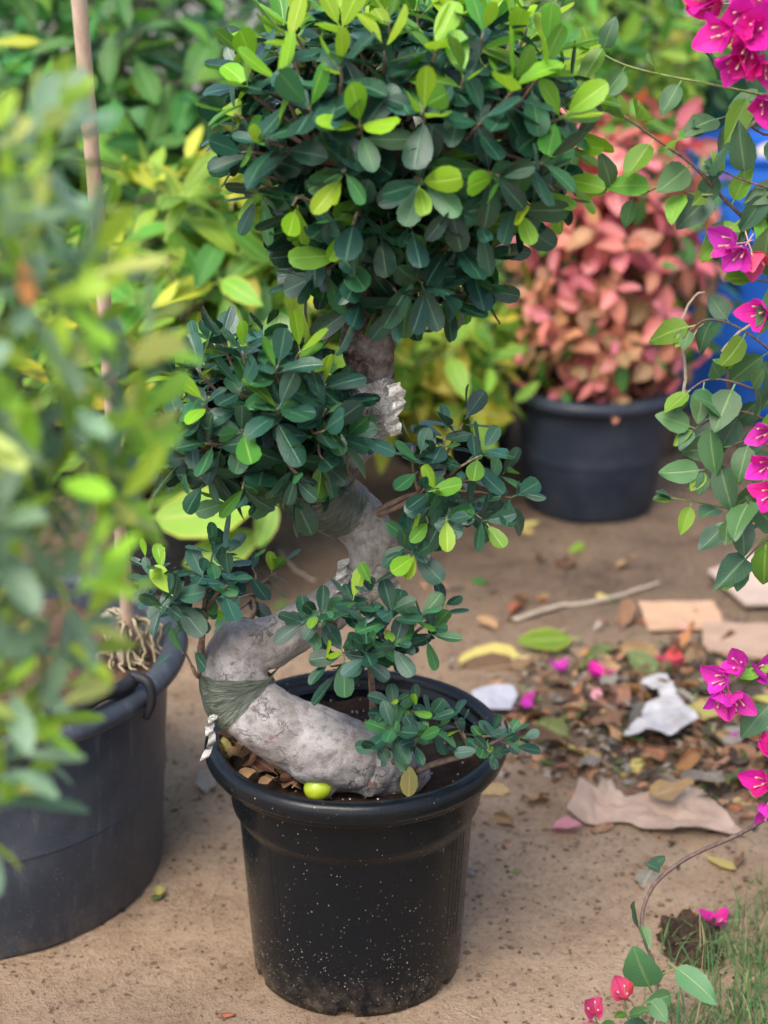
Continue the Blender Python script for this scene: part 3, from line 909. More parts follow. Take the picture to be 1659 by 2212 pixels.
def round_tub(name, loc, rb, rt, h, m, label, soil, soil_drop=0.06, lip=0.018, seg=96, smat='soil', handle=None):
    loc = Vector(loc)
    root = empty(name, loc)
    tag(root, label, 'pot')
    prof = [(rb - 0.03, 0.0), (rb - 0.006, 0.0), (rb, 0.008), (rb + (rt - rb) * 0.5, h * 0.5), (rt - 0.004, h - 0.035)]
    v, f = lathe(prof, seg)
    inner = [(rt - 0.012, h - 0.012), (rt - 0.016, h - 0.05), (rb + (rt - rb) * 0.55, h * 0.45)]
    b = MB()
    wob = lambda p: Vector((p[0], p[1], p[2])) * 1.0 + Vector((p[0], p[1], 0)).normalized() * 0.006 * noise.noise(Vector((p[0] * 5, p[1] * 5, p[2] * 6))) * min(1, p[2] * 20)
    b.add([wob(p) + loc for p in v], f)
    v, f = lathe(inner, seg)
    b.add([wob(p) + loc for p in v], f)
    b.build('body', M[m], root)
    c = rt + lip * 0.35
    ring = []
    for k in range(15):
        a = 2 * math.pi * k / 14 - 2.2
        ring.append((c + lip * 1.05 * math.cos(a), h - lip * 0.9 + lip * 0.95 * math.sin(a)))
    v, f = lathe(ring, seg)
    b = MB()
    b.add([wob(p) + loc for p in v], f)
    b.build('rim', M[m], root)
    v, f = [], []
    nr, ns = 10, 48
    ri = rb + (rt - rb) * (h - soil_drop) / h - 0.008
    for i in range(nr + 1):
        for k in range(ns):
            a = 2 * math.pi * k / ns
            x, y = ri * i / nr * math.cos(a), ri * i / nr * math.sin(a)
            v.append(loc + Vector((x, y, h - soil_drop + 0.014 * noise.noise(Vector((x * 14, y * 14, 1))) + 0.006 * noise.noise(Vector((x * 60, y * 60, 1))))))
    for i in range(nr):
        for k in range(ns):
            a, d = i * ns + k, i * ns + (k + 1) % ns
            f.append((a, d, d + ns, a + ns))
    b = MB()
    b.add(v, f)
    b.build('soil', M[smat], root)
    if handle is not None:
        # a flat bar lying on the rim with its ends hooked over it
        b = MB()
        arc = []
        for k in range(15):
            a = R(handle - 34 + 34 * k / 14)
            arc.append(loc + Vector(((rt + 0.004) * math.cos(a), (rt + 0.004) * math.sin(a), h + 0.016 + 0.004 * math.sin(k * 0.9))))
        tube(b, arc, [0.012] * 15, 8)
        b.build('handle', M['pot_dull'], root)
        for k in (0, 14):
            p = arc[k]
            o = (p - loc)
            o.z = 0
            o.normalize()
            b = MB()
            curve_tube(b, [p - o * 0.004 + UP * 0.006, p + o * 0.026, p + o * 0.032 - UP * 0.030, p + o * 0.020 - UP * 0.062], 0.009, 0.0065, 8)
            b.build('hook', M['pot_dull'], root)
    return root
TUB = Vector((-0.690, 2.60, -0.004))
round_tub('plant_tub', TUB, 0.312, 0.338, 0.40, 'tub', 'large scuffed grey black tub with hooked handle on its rim and a cane in it', True, 0.055, 0.020, 120, 'soil_tub', handle=-27)
RPOT = Vector((0.541, 4.36, -0.004))
round_tub('plant_pot', RPOT, 0.165, 0.200, 0.335, 'pot_back', 'black round pot with thick rim holding the red leaved shrub', True, 0.06, 0.020)
POT_B = Vector((-0.46, 3.86, -0.004))
round_tub('plant_pot', POT_B, 0.15, 0.18, 0.25, 'pot_dull', 'dark pot under the yellow green shrub, beside the big grey tub', True, 0.04, 0.012)
POT_C = Vector((0.19, 4.75, -0.004))
round_tub('plant_pot', POT_C, 0.16, 0.19, 0.30, 'pot_dull', 'black pot in deep shade left of the red leaved shrub', True, 0.04, 0.012)
POT_A = Vector((-0.92, 4.55, -0.004))
round_tub('plant_pot', POT_A, 0.17, 0.20, 0.30, 'pot_dull', 'black pot of the tall broad leaved shrub behind the cane', True, 0.04, 0.012)

# ------------------------------------------------------------------ fig tree
FIG = POT + Vector((0.02, -0.03, 0.33))
fig = Plant('fig_tree', FIG, 'twisted grey trunked fig tree with glossy leaf clumps in black pot', 'tree')
TP = [(905, 1690, 34, 2.25), (870, 1672, 50, 2.24), (815, 1655, 66, 2.235), (740, 1632, 78, 2.23), (650, 1592, 79, 2.23), (565, 1548, 76, 2.235), (512, 1500, 76, 2.245), (506, 1440, 70, 2.255),
      (518, 1402, 62, 2.265), (590, 1385, 55, 2.275), (680, 1335, 50, 2.285), (750, 1285, 48, 2.295), (797, 1235, 51, 2.30), (803, 1175, 57, 2.30),
      (772, 1125, 61, 2.30), (708, 1078, 66, 2.29), (696, 1045, 62, 2.29), (735, 985, 52, 2.295), (797, 920, 46, 2.30), (804, 850, 47, 2.30), (800, 780, 50, 2.30),
      (800, 700, 54, 2.30), (805, 620, 50, 2.30), (830, 550, 40, 2.305)]
tp = []
for (px, py, r, D) in TP:
    p = at(px, py, D)
    tp.append((p.x, p.y, p.z, r * px_size(p)))
NSUB = 12
tp_s = catmull(tp, NSUB)
path = [Vector(q[:3]) for q in tp_s]
prad = [q[3] for q in tp_s]
plen = [0.0]
for i in range(1, len(path)):
    plen.append(plen[-1] + (path[i] - path[i - 1]).length)
def trunk():
    b = MB()
    tube(b, path, [r * (1 + 0.05 * noise.noise(Vector((i * 0.21, 3, 0)))) for i, r in enumerate(prad)], 28)
    # swellings at the elbows and root flares
    def blob(px, py, D, r, sc3=(1, 1, 1)):
        c = at(px, py, D)
        rr = r * px_size(c)
        v, f = [], []
        for i in range(13):
            th = math.pi * (0.02 + 0.96 * i / 12)
            for k in range(20):
                a = 2 * math.pi * k / 20
                v.append(c + Vector((rr * sc3[0] * math.sin(th) * math.cos(a), rr * sc3[1] * math.sin(th) * math.sin(a), rr * sc3[2] * math.cos(th))))
        for i in range(12):
            for k in range(20):
                f.append((i * 20 + k, i * 20 + (k + 1) % 20, (i + 1) * 20 + (k + 1) % 20, (i + 1) * 20 + k))
        f.append(tuple(range(20)))
        f.append(tuple(range(12 * 20 + 19, 12 * 20 - 1, -1)))
        b.add(v, f)
    blob(514, 1402, 2.262, 62, (1.02, 1, 0.95))
    blob(500, 1462, 2.255, 68, (0.9, 1, 1.1))
    blob(700, 1640, 2.215, 62, (1.5, 1, 0.85))
    blob(845, 1655, 2.225, 48, (1.2, 1, 0.95))
    blob(800, 1215, 2.30, 52, (1, 1, 0.8))
    blob(735, 1095, 2.295, 62, (1.1, 1, 0.8))
    blob(790, 735, 2.295, 52, (1.0, 1, 1.5))
    curve_tube(b, [at(640, 1615, 2.21), at(720, 1668, 2.205), at(790, 1690, 2.205), at(800, 1720, 2.20)], 0.022, 0.012, 12)
    curve_tube(b, [at(560, 1585, 2.225), at(620, 1632, 2.215), at(690, 1690, 2.205), at(720, 1715, 2.20)], 0.024, 0.014, 12)
    curve_tube(b, [at(800, 1640, 2.23), at(850, 1640, 2.26), at(900, 1660, 2.29)], 0.026, 0.012, 10)
    me = b.mesh('trunk_raw', M['fig_bark'])
    o = bpy.data.objects.new('trunk_raw', me)
    col.objects.link(o)
    md = o.modifiers.new('remesh', 'REMESH')
    md.mode = 'VOXEL'
    md.voxel_size = 0.0034
    sm = o.modifiers.new('smooth', 'SMOOTH')
    sm.factor = 0.5
    sm.iterations = 9
    dg = bpy.context.evaluated_depsgraph_get()
    dg.update()
    ev = o.evaluated_get(dg)
    m2 = bpy.data.meshes.new_from_object(ev)
    bpy.data.objects.remove(o)
    n = len(m2.vertices)
    co = np.empty(n * 3, dtype=np.float32); m2.vertices.foreach_get('co', co); co = co.reshape(-1, 3)
    no = np.empty(n * 3, dtype=np.float32); m2.vertices.foreach_get('normal', no); no = no.reshape(-1, 3)
    P = np.array([tuple(p) for p in path]); T, N = frames(path)
    Tn = np.array([tuple(t) for t in T]); Nn = np.array([tuple(t) for t in N])
    # blend along/around of the nearest path sample
    along = np.zeros(n, np.float32); around = np.zeros(n, np.float32); rough = np.zeros(n, np.float32)
    for s in range(0, n, 4000):
        d2 = ((co[s:s + 4000, None, :] - P[None]) ** 2).sum(2)
        k = d2.argmin(1)
        rel = co[s:s + 4000] - P[k]
        along[s:s + 4000] = np.array(plen)[k] + (rel * Tn[k]).sum(1)
        B = np.cross(Tn[k], Nn[k])
        around[s:s + 4000] = np.arctan2((rel * B).sum(1), (rel * Nn[k]).sum(1))
        rough[s:s + 4000] = k / NSUB
    out = np.empty_like(co)
    rb = np.zeros(n, np.float32)
    for i in range(n):
        p = Vector(co[i])
        h = 0.0035 * noise.noise(p * 22) + 0.0022 * noise.noise(p * 55 + Vector((5, 0, 0)))
        al, ar = float(along[i]), float(around[i])
        # creases across the stem, deepest on the inside of a bend
        w1 = noise.noise(Vector((al * 30 + 0.5 * math.sin(ar), 0.35 * ar, 7.0 + noise.noise(p * 9))))
        h -= 0.0026 * max(0.0, 1 - abs(w1) * 11) * (0.0 + 1.0 * max(0.0, min(1.0, -0.1 + 2.2 * noise.noise(p * 9 + Vector((0, 9, 0))))))
        # long muscle-like folds
        h += 0.0045 * noise.noise(Vector((al * 8, 1.1 * math.cos(ar) * 1.6, 1.6 * math.sin(ar))))
        t = float(rough[i])
        k = 0.0
        for c0, c1 in ((19.55, 22.9), (15.75, 17.1)):
            if c0 - 0.15 < t < c1 + 0.15:
                k = max(k, min(1.0, (t - c0 + 0.15) / 0.3, (c1 + 0.15 - t) / 0.3))
        k *= max(0.0, min(1.0, 0.95 + 1.0 * noise.noise(p * 24 + Vector((2, 2, 2)))))
        rb[i] = k
        if k > 0:
            h += k * (0.0050 * noise.noise(p * 48) + 0.0060 * abs(noise.noise(Vector((p.x * 60, p.y * 60, p.z * 16)))))
        out[i] = co[i] + no[i] * h
    m2.vertices.foreach_set('co', out.ravel())
    for nm, vals in (('along', along), ('around', around), ('rough_bark', rb)):
        a_ = m2.attributes.new(nm, 'FLOAT', 'POINT')
        a_.data.foreach_set('value', vals)
    m2.polygons.foreach_set('use_smooth', [True] * len(m2.polygons))
    m2.update()
    o = link('trunk', m2, fig.root)
    bv = BVHTree.FromPolygons([tuple(q) for q in out], [tuple(p.vertices) for p in m2.polygons])
    return o, bv
trunk_o, trunk_bv = trunk()
T_all, N_all = frames(path)
def tape(t0, t1, mname, off=0.0022, ridge=0.0016, rag=0.004, label=None):
    i0, i1 = t0 * NSUB, t1 * NSUB
    rows, seg = 22, 64
    v, al, arr = [], [], []
    for j in range(rows + 1):
        s = i0 + (i1 - i0) * j / rows
        i = int(s)
        fr = s - i
        c = path[i].lerp(path[i + 1], fr)
        n, t = N_all[i], T_all[i].lerp(T_all[i + 1], fr).normalized()
        n = (n - t * n.dot(t)).normalized()
        bn = t.cross(n)
        r0 = prad[i]
        for k in range(seg):
            a = 2 * math.pi * k / seg
            d = n * math.cos(a) + bn * math.sin(a)
            hit = trunk_bv.ray_cast(c + d * r0 * 2.0, -d, r0 * 2.0)
            rr = (hit[0] - c).length if hit[0] is not None else r0
            rr = min(max(rr, r0 * 0.85), r0 * 1.45)
            rdg = ridge * noise.noise(Vector((j * 0.9, 1.2 * math.cos(a), 1.2 * math.sin(a) + t0)))
            edge = rag * noise.noise(Vector((math.cos(a) * 2.5, math.sin(a) * 2.5, j * 0.02 + t0))) * (1 if j in (0, rows) else 0.6)
            v.append(c + d * (rr + off + rdg) + t * edge)
            al.append(plen[i])
            al[-1] = plen[i] + fr * (plen[i + 1] - plen[i])
            arr.append(a)
    f = [(j * seg + k, j * seg + (k + 1) % seg, (j + 1) * seg + (k + 1) % seg, (j + 1) * seg + k) for j in range(rows) for k in range(seg)]
    # even out the wrap where the bend folds it
    V = np.array([tuple(p) for p in v]).reshape(rows + 1, seg, 3)
    for _ in range(3):
        W = V.copy()
        W[1:-1] = 0.5 * V[1:-1] + 0.25 * (V[:-2] + V[2:])
        V = 0.6 * W + 0.2 * (np.roll(W, 1, 1) + np.roll(W, -1, 1))
    b = MB()
    b.add(V.reshape(-1, 3), f, None, 0, along=al, around=arr)
    o = b.build('grafting_tape', M[mname], fig.root)
    if label:
        o['label'] = label
tape(5.5, 6.7, 'tape_green', 0.0035, 0.0022, 0.004, 'dark green plastic tape wound round the lower elbow')
tape(14.3, 15.75, 'tape_green', 0.0035, 0.002, 0.006, 'dark green plastic tape wound below the middle leaf clump')
tape(17.6, 19.55, 'tape_clear', 0.003, 0.0022, 0.008, 'torn silvery clear plastic wrapped round the upper trunk')
tape(11.35, 12.0, 'tape_clear', 0.003, 0.003, 0.008, 'frayed clear plastic on the middle bend')
def plastic_shred(pts, w0, seedz):
    b = MB()
    s = [Vector(p) for p in catmull([tuple(p) for p in pts], 6)]
    v, f, uv, al, ar = [], [], [], [], []
    for i, p in enumerate(s):
        wv = w0 * (0.6 + 0.8 * noise.noise(Vector((i * 0.5, seedz, 0)))) + w0 * 0.4
        side = Vector((1, 0.4 * math.sin(i), 0.3)).normalized()
        for k in (-1, 0, 1):
            v.append(p + side * wv * k + Vector((0, 0.004 * math.cos(i * 1.3 + k), 0)))
            al.append(i * 0.004); ar.append(k * 0.5)
    for i in range(len(s) - 1):
        for k in range(2):
            a = i * 3 + k
            f.append((a, a + 1, a + 4, a + 3))
    b.add(v, f, None, 0, along=al, around=ar)
    b.build('tape_end', M['tape_clear'], fig.root)
plastic_shred([at(462, 1545, 2.20), at(452, 1575, 2.195), at(458, 1600, 2.19), at(440, 1640, 2.185)], 0.006, 1)
plastic_shred([at(850, 830, 2.25), at(862, 870, 2.25), at(846, 905, 2.25), at(856, 940, 2.25)], 0.010, 2)
plastic_shred([at(742, 1210, 2.27), at(738, 1240, 2.265), at(745, 1262, 2.262), at(730, 1280, 2.265)], 0.008, 3)
plastic_shred([at(848, 1240, 2.30), at(856, 1270, 2.30), at(850, 1300, 2.30)], 0.006, 4)

def fig_pick(top, young=0.5):
    def pick(f):
        r = rnd.random()
        if f > 0.58 and top > 0.3 and r < young:
            return 'fig_young' if rnd.random() < 0.66 else 'fig_fresh'
        if f > 0.3 and top > 0.5 and r < young * 0.3:
            return 'fig_fresh'
        if f > 0.65 and r < 0.16:
            return 'fig_fresh'
        if r < 0.30:
            return 'fig_mid'
        return 'fig_dark' if rnd.random() < 0.55 else 'fig_deep'
    return pick
def crown(ells, r_out, r_in, root_pts, size, young_top, tries=2600, limb_r=0.011, nlimb=9, n_leaf=(6, 9)):
    ros = []
    for q, (c, rad, pw) in enumerate(ells):
        others = [(e[0], e[1]) for i, e in enumerate(ells) if i != q]
        ros += [(p, n, 1.0) for p, n in poisson(lambda: superell(c, rad, pw), r_out, tries, others)]
        inn = tuple(x * 0.66 for x in rad)
        ros += [(p, n, 0.0) for p, n in poisson(lambda: superell(c, inn, pw), r_in, tries // 3)]
    zs = [p.z for p, n, o in ros]
    z0, z1 = min(zs), max(zs)
    for p, n, outer in ros:
        h = (p.z - z0) / (z1 - z0 + 1e-6)
        ax = (n + UP * (0.55 + 0.25 * h) + rv(0.35)).normalized()
        if n.z < -0.3:
            ax = (n + rv(0.3) + UP * 0.3).normalized()
        yn = young_top * min(1.0, max(0.0, (h - 0.22) / 0.5)) * (1 if outer else 0)
        fresh = outer and rnd.random() < 0.35 + 0.75 * h
        rosette(fig, p, ax, rnd.randint(*n_leaf), size * rnd.uniform(0.85, 1.15), fig_pick(h if fresh else 0, yn), small_in=0.76 if outer else 0.9)
    # limbs: seeds far apart, each rosette hangs on the nearest one
    ps = [p for p, n, o in ros]
    seeds = [rnd.choice(ps)]
    while len(seeds) < min(nlimb, len(ps)):
        seeds.append(max(ps, key=lambda p: min((p - s).length for s in seeds)))
    for s in seeds:
        mine = [(p, n) for p, n, o in ros if min(seeds, key=lambda t_: (p - t_).length) is s]
        c = sum((p for p, n in mine), Vector()) / len(mine)
        b = MB()
        root = min(root_pts, key=lambda r_: (r_ - c).length)
        hub = root.lerp(c, 0.72)
        curve_tube(b, [root, root.lerp(hub, 0.5) + rv(0.012) + UP * 0.008, hub], limb_r, limb_r * 0.5, 7, 5)
        for p, n in mine:
            curve_tube(b, [hub, hub.lerp(p, 0.55) + rv(0.008) - n * 0.012, p - n * 0.004, p + (n + UP * 0.5).normalized() * 0.016], limb_r * 0.33, 0.0014, 5, 3)
        b.build('branch', M['twig'], fig.root)

crown([(at(875, 262, 2.30), (0.206, 0.19, 0.122), 2.7), (at(850, 528, 2.285), (0.125, 0.12, 0.066), 2.2)], 0.050, 0.070,
      [path[-1], path[-6], path[-14]], 0.063, 0.95, 3600, 0.013, 12)
crown([(at(560, 905, 2.24), (0.106, 0.10, 0.098), 2.3), (at(670, 915, 2.22), (0.05, 0.05, 0.045), 2.0)], 0.046, 0.066,
      [path[17 * NSUB], path[17 * NSUB + 6]], 0.057, 0.35, 2000, 0.010, 6)
# an orange leaf hangs at the bottom of the upper clump
fig.leaf(leafM(at(905, 640, 2.21), Vector((0.25, -0.1, -1)), Vector((0.5, -1, 0.2)), 0.045), 'fig', 'fig_yellow', 3)
fig.leaf(leafM(at(880, 640, 2.20), Vector((-0.1, -0.1, -1)), Vector((0.0, -1, 0.2)), 0.055), 'fig', 'fig_mid', 3)

def sprout(spots, root, size, rad, young=0.2, n_leaf=(5, 8), via=None, kindpick=None):
    """a twig system: list of (px, py, D) tips that share one base"""
    b = MB()
    pts = [at(*s[:3]) for s in spots]
    hub = via if via is not None else root.lerp(sum(pts, Vector()) / len(pts), 0.55)
    curve_tube(b, [root, root.lerp(hub, 0.5) + rv(0.006), hub], rad, rad * 0.75, 7, 4)
    for s, p in zip(spots, pts):
        d = (p - hub)
        curve_tube(b, [hub, hub.lerp(p, 0.5) + rv(0.006) + UP * 0.006, p], rad * 0.6, 0.0013, 5, 4)
        ax = (d.normalized() * 0.7 + UP * 0.6 + Vector((0, -0.35, 0)) + rv(0.25)).normalized()
        if len(s) > 3:
            ax = Vector(s[3]).normalized()
        rosette(fig, p, ax, rnd.randint(*n_leaf), 1.1 * size * rnd.uniform(0.85, 1.12), kindpick or fig_pick(0.8, young), small_in=0.72, a_out=100, a_in=30, spread=0.016)
        if d.length > 0.07:
            rosette(fig, hub.lerp(p, 0.62), ax, 3, size * 0.85, fig_pick(0, 0), a_out=95, a_in=70)
    b.build('branch', M['twig'], fig.root)
# right hand branch with open leaf clusters
rr_ = path[14 * NSUB + 4] + Vector((0.03, -0.01, 0.0))
sprout([(960, 945, 2.26), (1000, 915, 2.30), (1035, 985, 2.22), (930, 1000, 2.24), (1075, 1030, 2.24), (1105, 1075, 2.22), (940, 1065, 2.21)], rr_, 0.044, 0.0048, 0.3, via=at(935, 1060, 2.26))
sprout([(925, 1065, 2.21), (905, 1000, 2.23), (890, 965, 2.27), (1010, 1090, 2.22), (1040, 1120, 2.20, (0.3, -0.6, -0.1)), (925, 1128, 2.20, (0.3, -0.6, 0.1)), (960, 1120, 2.19, (0.2, -0.8, 0.2))], rr_, 0.044, 0.0048, 0.1, via=at(905, 1070, 2.25))
sprout([(895, 1195, 2.20, (0.0, -0.7, 0.1)), (885, 1165, 2.21)], path[13 * NSUB] + Vector((0.03, -0.02, 0)), 0.046, 0.005, 0.4)
# clump in front of the middle bend
s0 = at(790, 1480, 2.25)
sprout([(800, 1280, 2.18), (765, 1310, 2.18), (845, 1330, 2.17), (790, 1360, 2.16), (740, 1410, 2.16), (850, 1400, 2.16), (790, 1415, 2.14), (715, 1440, 2.17), (905, 1340, 2.18), (950, 1325, 2.20), (930, 1370, 2.18)],
       SOIL_Z * UP + Vector((-0.025, 2.30, 0)), 0.042, 0.006, 0.2, via=at(800, 1440, 2.20))
sprout([(690, 1330, 2.18, (-0.2, -0.8, 0.4)), (660, 1345, 2.19)], at(725, 1350, 2.24), 0.038, 0.003, 0.1, (5, 7))
# low sprouts at the right of the pot
sprout([(850, 1530, 2.16), (890, 1540, 2.17), (925, 1560, 2.16), (850, 1580, 2.13), (900, 1600, 2.13), (830, 1610, 2.12, (-0.5, -0.7, 0.2)), (945, 1575, 2.19)],
       Vector((0.005, 2.235, SOIL_Z)), 0.040, 0.005, 0.15)
sprout([(1000, 1580, 2.19), (985, 1560, 2.21), (1060, 1590, 2.15), (1095, 1590, 2.17), (1060, 1625, 2.12, (0.2, -0.7, 0.2)), (1115, 1610, 2.18)],
       Vector((0.012, 2.225, SOIL_Z + 0.006)), 0.033, 0.0055, 0.1, (5, 6), via=at(1020, 1628, 2.18))
# left sprouts
lt = at(436, 1462, 2.245)
sprout([(355, 1240, 2.20), (330, 1265, 2.20), (375, 1290, 2.18), (320, 1225, 2.24), (360, 1310, 2.17, (-0.4, -0.7, 0.1))], lt, 0.038, 0.0055, 0.2, (5, 7), via=at(438, 1370, 2.23))
sprout([(475, 1235, 2.20), (460, 1195, 2.22), (490, 1265, 2.18), (440, 1250, 2.19), (485, 1215, 2.24)], lt, 0.038, 0.0055, 0.12, (5, 7), via=at(436, 1360, 2.235))
sprout([(395, 1410, 2.20, (-1, -0.5, 0.1))], lt, 0.034, 0.0035, 0.0, (2, 3), via=at(415, 1440, 2.22))
bl = at(540, 1340, 2.33)
sprout([(545, 1225, 2.36), (580, 1250, 2.38), (520, 1290, 2.35), (600, 1235, 2.40), (505, 1330, 2.34)], bl, 0.034, 0.004, 0.4, (4, 6), via=at(548, 1290, 2.36))
fig.finish(300)

# ------------------------------------------------------------------ things in the black pot
def single_leaf(name, Mx, kind, vi, mname, label, cat='leaf', group=None):
    o = link(name, leaf_mesh(kind, vi, mname), None, Mx)
    return tag(o, label, cat, group)
fr = MB()
vv, ff = [], []
for i in range(13):
    th = math.pi * i / 12
    for k in range(20):
        a = 2 * math.pi * k / 20
        r = 1 + 0.03 * math.cos(3 * a) * math.sin(th)
        vv.append(Vector((0.0205 * r * math.sin(th) * math.cos(a), 0.019 * r * math.sin(th) * math.sin(a), 0.0175 * math.cos(th))))
for i in range(12):
    for k in range(20):
        ff.append((i * 20 + k, i * 20 + (k + 1) % 20, (i + 1) * 20 + (k + 1) % 20, (i + 1) * 20 + k))
lp = on_ground(686, 1702, SOIL_Z + 0.018)
fr.add([Matrix.Rotation(0.5, 3, 'X') @ p + lp for p in vv], ff)
lime = fr.build('lime_fruit', M['lime'])
tag(lime, 'small yellow green lime lying on the soil against the fig trunk', 'fruit')
single_leaf('fallen_leaf', leafM(on_ground(882, 1722, SOIL_Z + 0.006), Vector((0.05, 0.35, 0.9)), Vector((0, -1, 0.9)), 0.044, 1.2), 'flat', 0, 'dead_yellow', 'pale yellow leaf standing on the soil in front of the fig trunk')
single_leaf('fallen_leaf', leafM(on_ground(492, 1640, SOIL_Z + 0.004), Vector((-0.15, 0.1, 0.9)), Vector((0.3, -1, 0.3)), 0.036), 'flat', 1, 'dead_yellow', 'pale yellow leaf tucked inside the left rim of the black pot')
for (px, py) in ((790, 1560), (812, 1568)):
    single_leaf('fallen_leaf', leafM(on_ground(px, py, SOIL_Z + 0.006), rv(), Vector((0, -0.3, 1)), 0.03), 'dead', 4, 'dead_yellow', 'yellowed leaf on the soil behind the fig trunk', 'leaf', 'yellow leaves behind the trunk')
for i in range(44):
    px = rnd.triangular(496, 672, 545)
    py = 1604 + (px - 500) * 0.45 + rnd.uniform(-10, 40)
    z = SOIL_Z + rnd.uniform(0.006, 0.026)
    p = on_ground(px, py, z)
    if math.hypot(p.x - POT.x, p.y - POT.y) > 0.184:
        continue
    d = Vector((rnd.uniform(-1, 1), rnd.uniform(-1, 1), rnd.uniform(-0.1, 0.5)))
    mn = 'dead_tan' if rnd.random() < 0.6 else 'dead_brown'
    single_leaf('dead_leaf', leafM(p, d, UP + rv(0.6), rnd.uniform(0.032, 0.048)), 'dead', rnd.randrange(5), mn,
                'curled %s dead leaf heaped on the soil of the black pot' % ('tan' if mn == 'dead_tan' else 'brown'), 'leaf', 'dead %s leaves in the black pot' % mn[5:])

# ------------------------------------------------------------------ cane and roots in the big tub
cb = MB()
c0, c1, c2, c3 = at(281, 1395, 2.64), at(258, 1120, 2.55), at(222, 620, 2.38), at(166, -60, 2.20)
pts = [Vector(p) for p in catmull([tuple(c0), tuple(c1), tuple(c2), tuple(c3)], 14)]
rad = []
for i in range(len(pts)):
    r = 0.0106 - 0.0008 * i / len(pts)
    if i in (9, 10, 23, 36):
        r *= 1.14
    rad.append(r)
tube(cb, pts, rad, 16)
cane = empty('garden_cane', c0)
tag(cane, 'pale tan cane stake leaning up out of the big grey tub', 'stake')
cb.build('shaft', M['cane'], cane)
rp = Plant('potted_stump', c0, 'tangle of pale roots and a cut stump at the foot of the cane', 'plant')
for i in range(26):
    a = rnd.uniform(0, 6.28)
    r = rnd.uniform(0.012, 0.06)
    top = c0 + Vector((0.012 * math.cos(a), 0.012 * math.sin(a), rnd.uniform(0.03, 0.06)))
    end = c0 + Vector((r * math.cos(a), r * math.sin(a), -0.012))
    rp.stem('root', [top, top.lerp(end, 0.3) + Vector((0.02 * math.cos(a), 0.02 * math.sin(a), 0.012)) + rv(0.010), top.lerp(end, 0.7) + rv(0.013), end, end + Vector((0.015 * math.cos(a + 1), 0.015 * math.sin(a + 1), -0.008))], 0.0032, 0.0016, 'root_pale', 6, 4, 0.002)
rp.stem('stump', [c0 + Vector((-0.004, -0.02, -0.02)), c0 + Vector((-0.012, -0.03, 0.03)), c0 + Vector((-0.03, -0.05, 0.075))], 0.013, 0.010, 'twig_pale', 10, 3)
rp.stem('root', [c0 + Vector((0.02, 0.0, 0.0)), c0 + Vector((0.04, 0.01, 0.05)), c0 + Vector((0.036, 0.0, 0.09))], 0.005, 0.003, 'root_pale', 7, 4)

# ------------------------------------------------------------------ near shrub on the left
NB = Vector((-0.50, 1.36, -0.006))
near = Plant('leafy_shrub', NB, 'blurred shrub with narrow grey green and lime leaves beside the big tub', 'shrub')
prof_n = [(175, 60), (250, 110), (330, 150), (430, 170), (560, 215), (680, 270), (760, 320), (860, 340), (980, 300), (1080, 270), (1180, 225), (1300, 200), (1420, 185), (1500, 150), (1600, 95), (1700, 45), (1765, 10)]
hub_n = NB + Vector((0.02, 0, 0.55))
near.stem('trunk', [NB, NB + Vector((0.01, 0.01, 0.3)), hub_n], 0.018, 0.013, 'twig_pale', 8, 4)
def near_pick(f):
    r = rnd.random()
    if f > 0.55:
        return 'near_lime' if r < 0.62 else ('near_pale' if r < 0.8 else 'near_grey')
    return 'near_grey' if r < 0.52 else ('near_dark' if r < 0.68 else ('near_lime' if r < 0.92 else 'near_pale'))
for py in range(190, 1790, 48):
    edge = float(np.interp(py, [q[0] for q in prof_n], [q[1] for q in prof_n]))
    x = edge - 45 + rnd.uniform(-25, 10)
    first = True
    while x > -340:
        if rnd.random() < (0.80 if py < 900 else 0.97):
            D = 1.34 + rnd.uniform(-0.10, 0.16) + (0.0 if first else rnd.uniform(-0.06, 0.10))
            p = at(x, py + rnd.uniform(-24, 24), D)
            out = Vector((0.8 if first else rnd.uniform(-0.3, 0.5), rnd.uniform(-0.5, 0.2), 0.75))
            h = (1700 - py) / 1500
            rosette(near, p, out + rv(0.35), rnd.randint(5, 7), 0.066 * rnd.uniform(0.85, 1.15), near_pick, 'lance', 85, 22, 0.02, 0.05, 14, 0.75)
        x -= rnd.uniform(105, 150)
        first = False
for i in range(14):
    py = 240 + i * 105
    edge = float(np.interp(py, [q[0] for q in prof_n], [q[1] for q in prof_n]))
    tip = at(edge - 60, py, 1.34 + rnd.uniform(-0.05, 0.08))
    st = hub_n if i < 11 else NB + Vector((0.01, 0.01, 0.42))
    m_ = st.lerp(tip, 0.5) + Vector((-0.05, rnd.uniform(-0.04, 0.04), 0.03))
    near.stem('stem', [st, m_, tip], 0.0035, 0.0015, 'twig_green', 6, 5)
near.leaf(leafM(at(45, 560, 1.3), Vector((0.2, -0.2, -1)), Vector((0, -1, 0.3)), 0.035), 'lance', 'back_orange', 1)
near.finish(300)

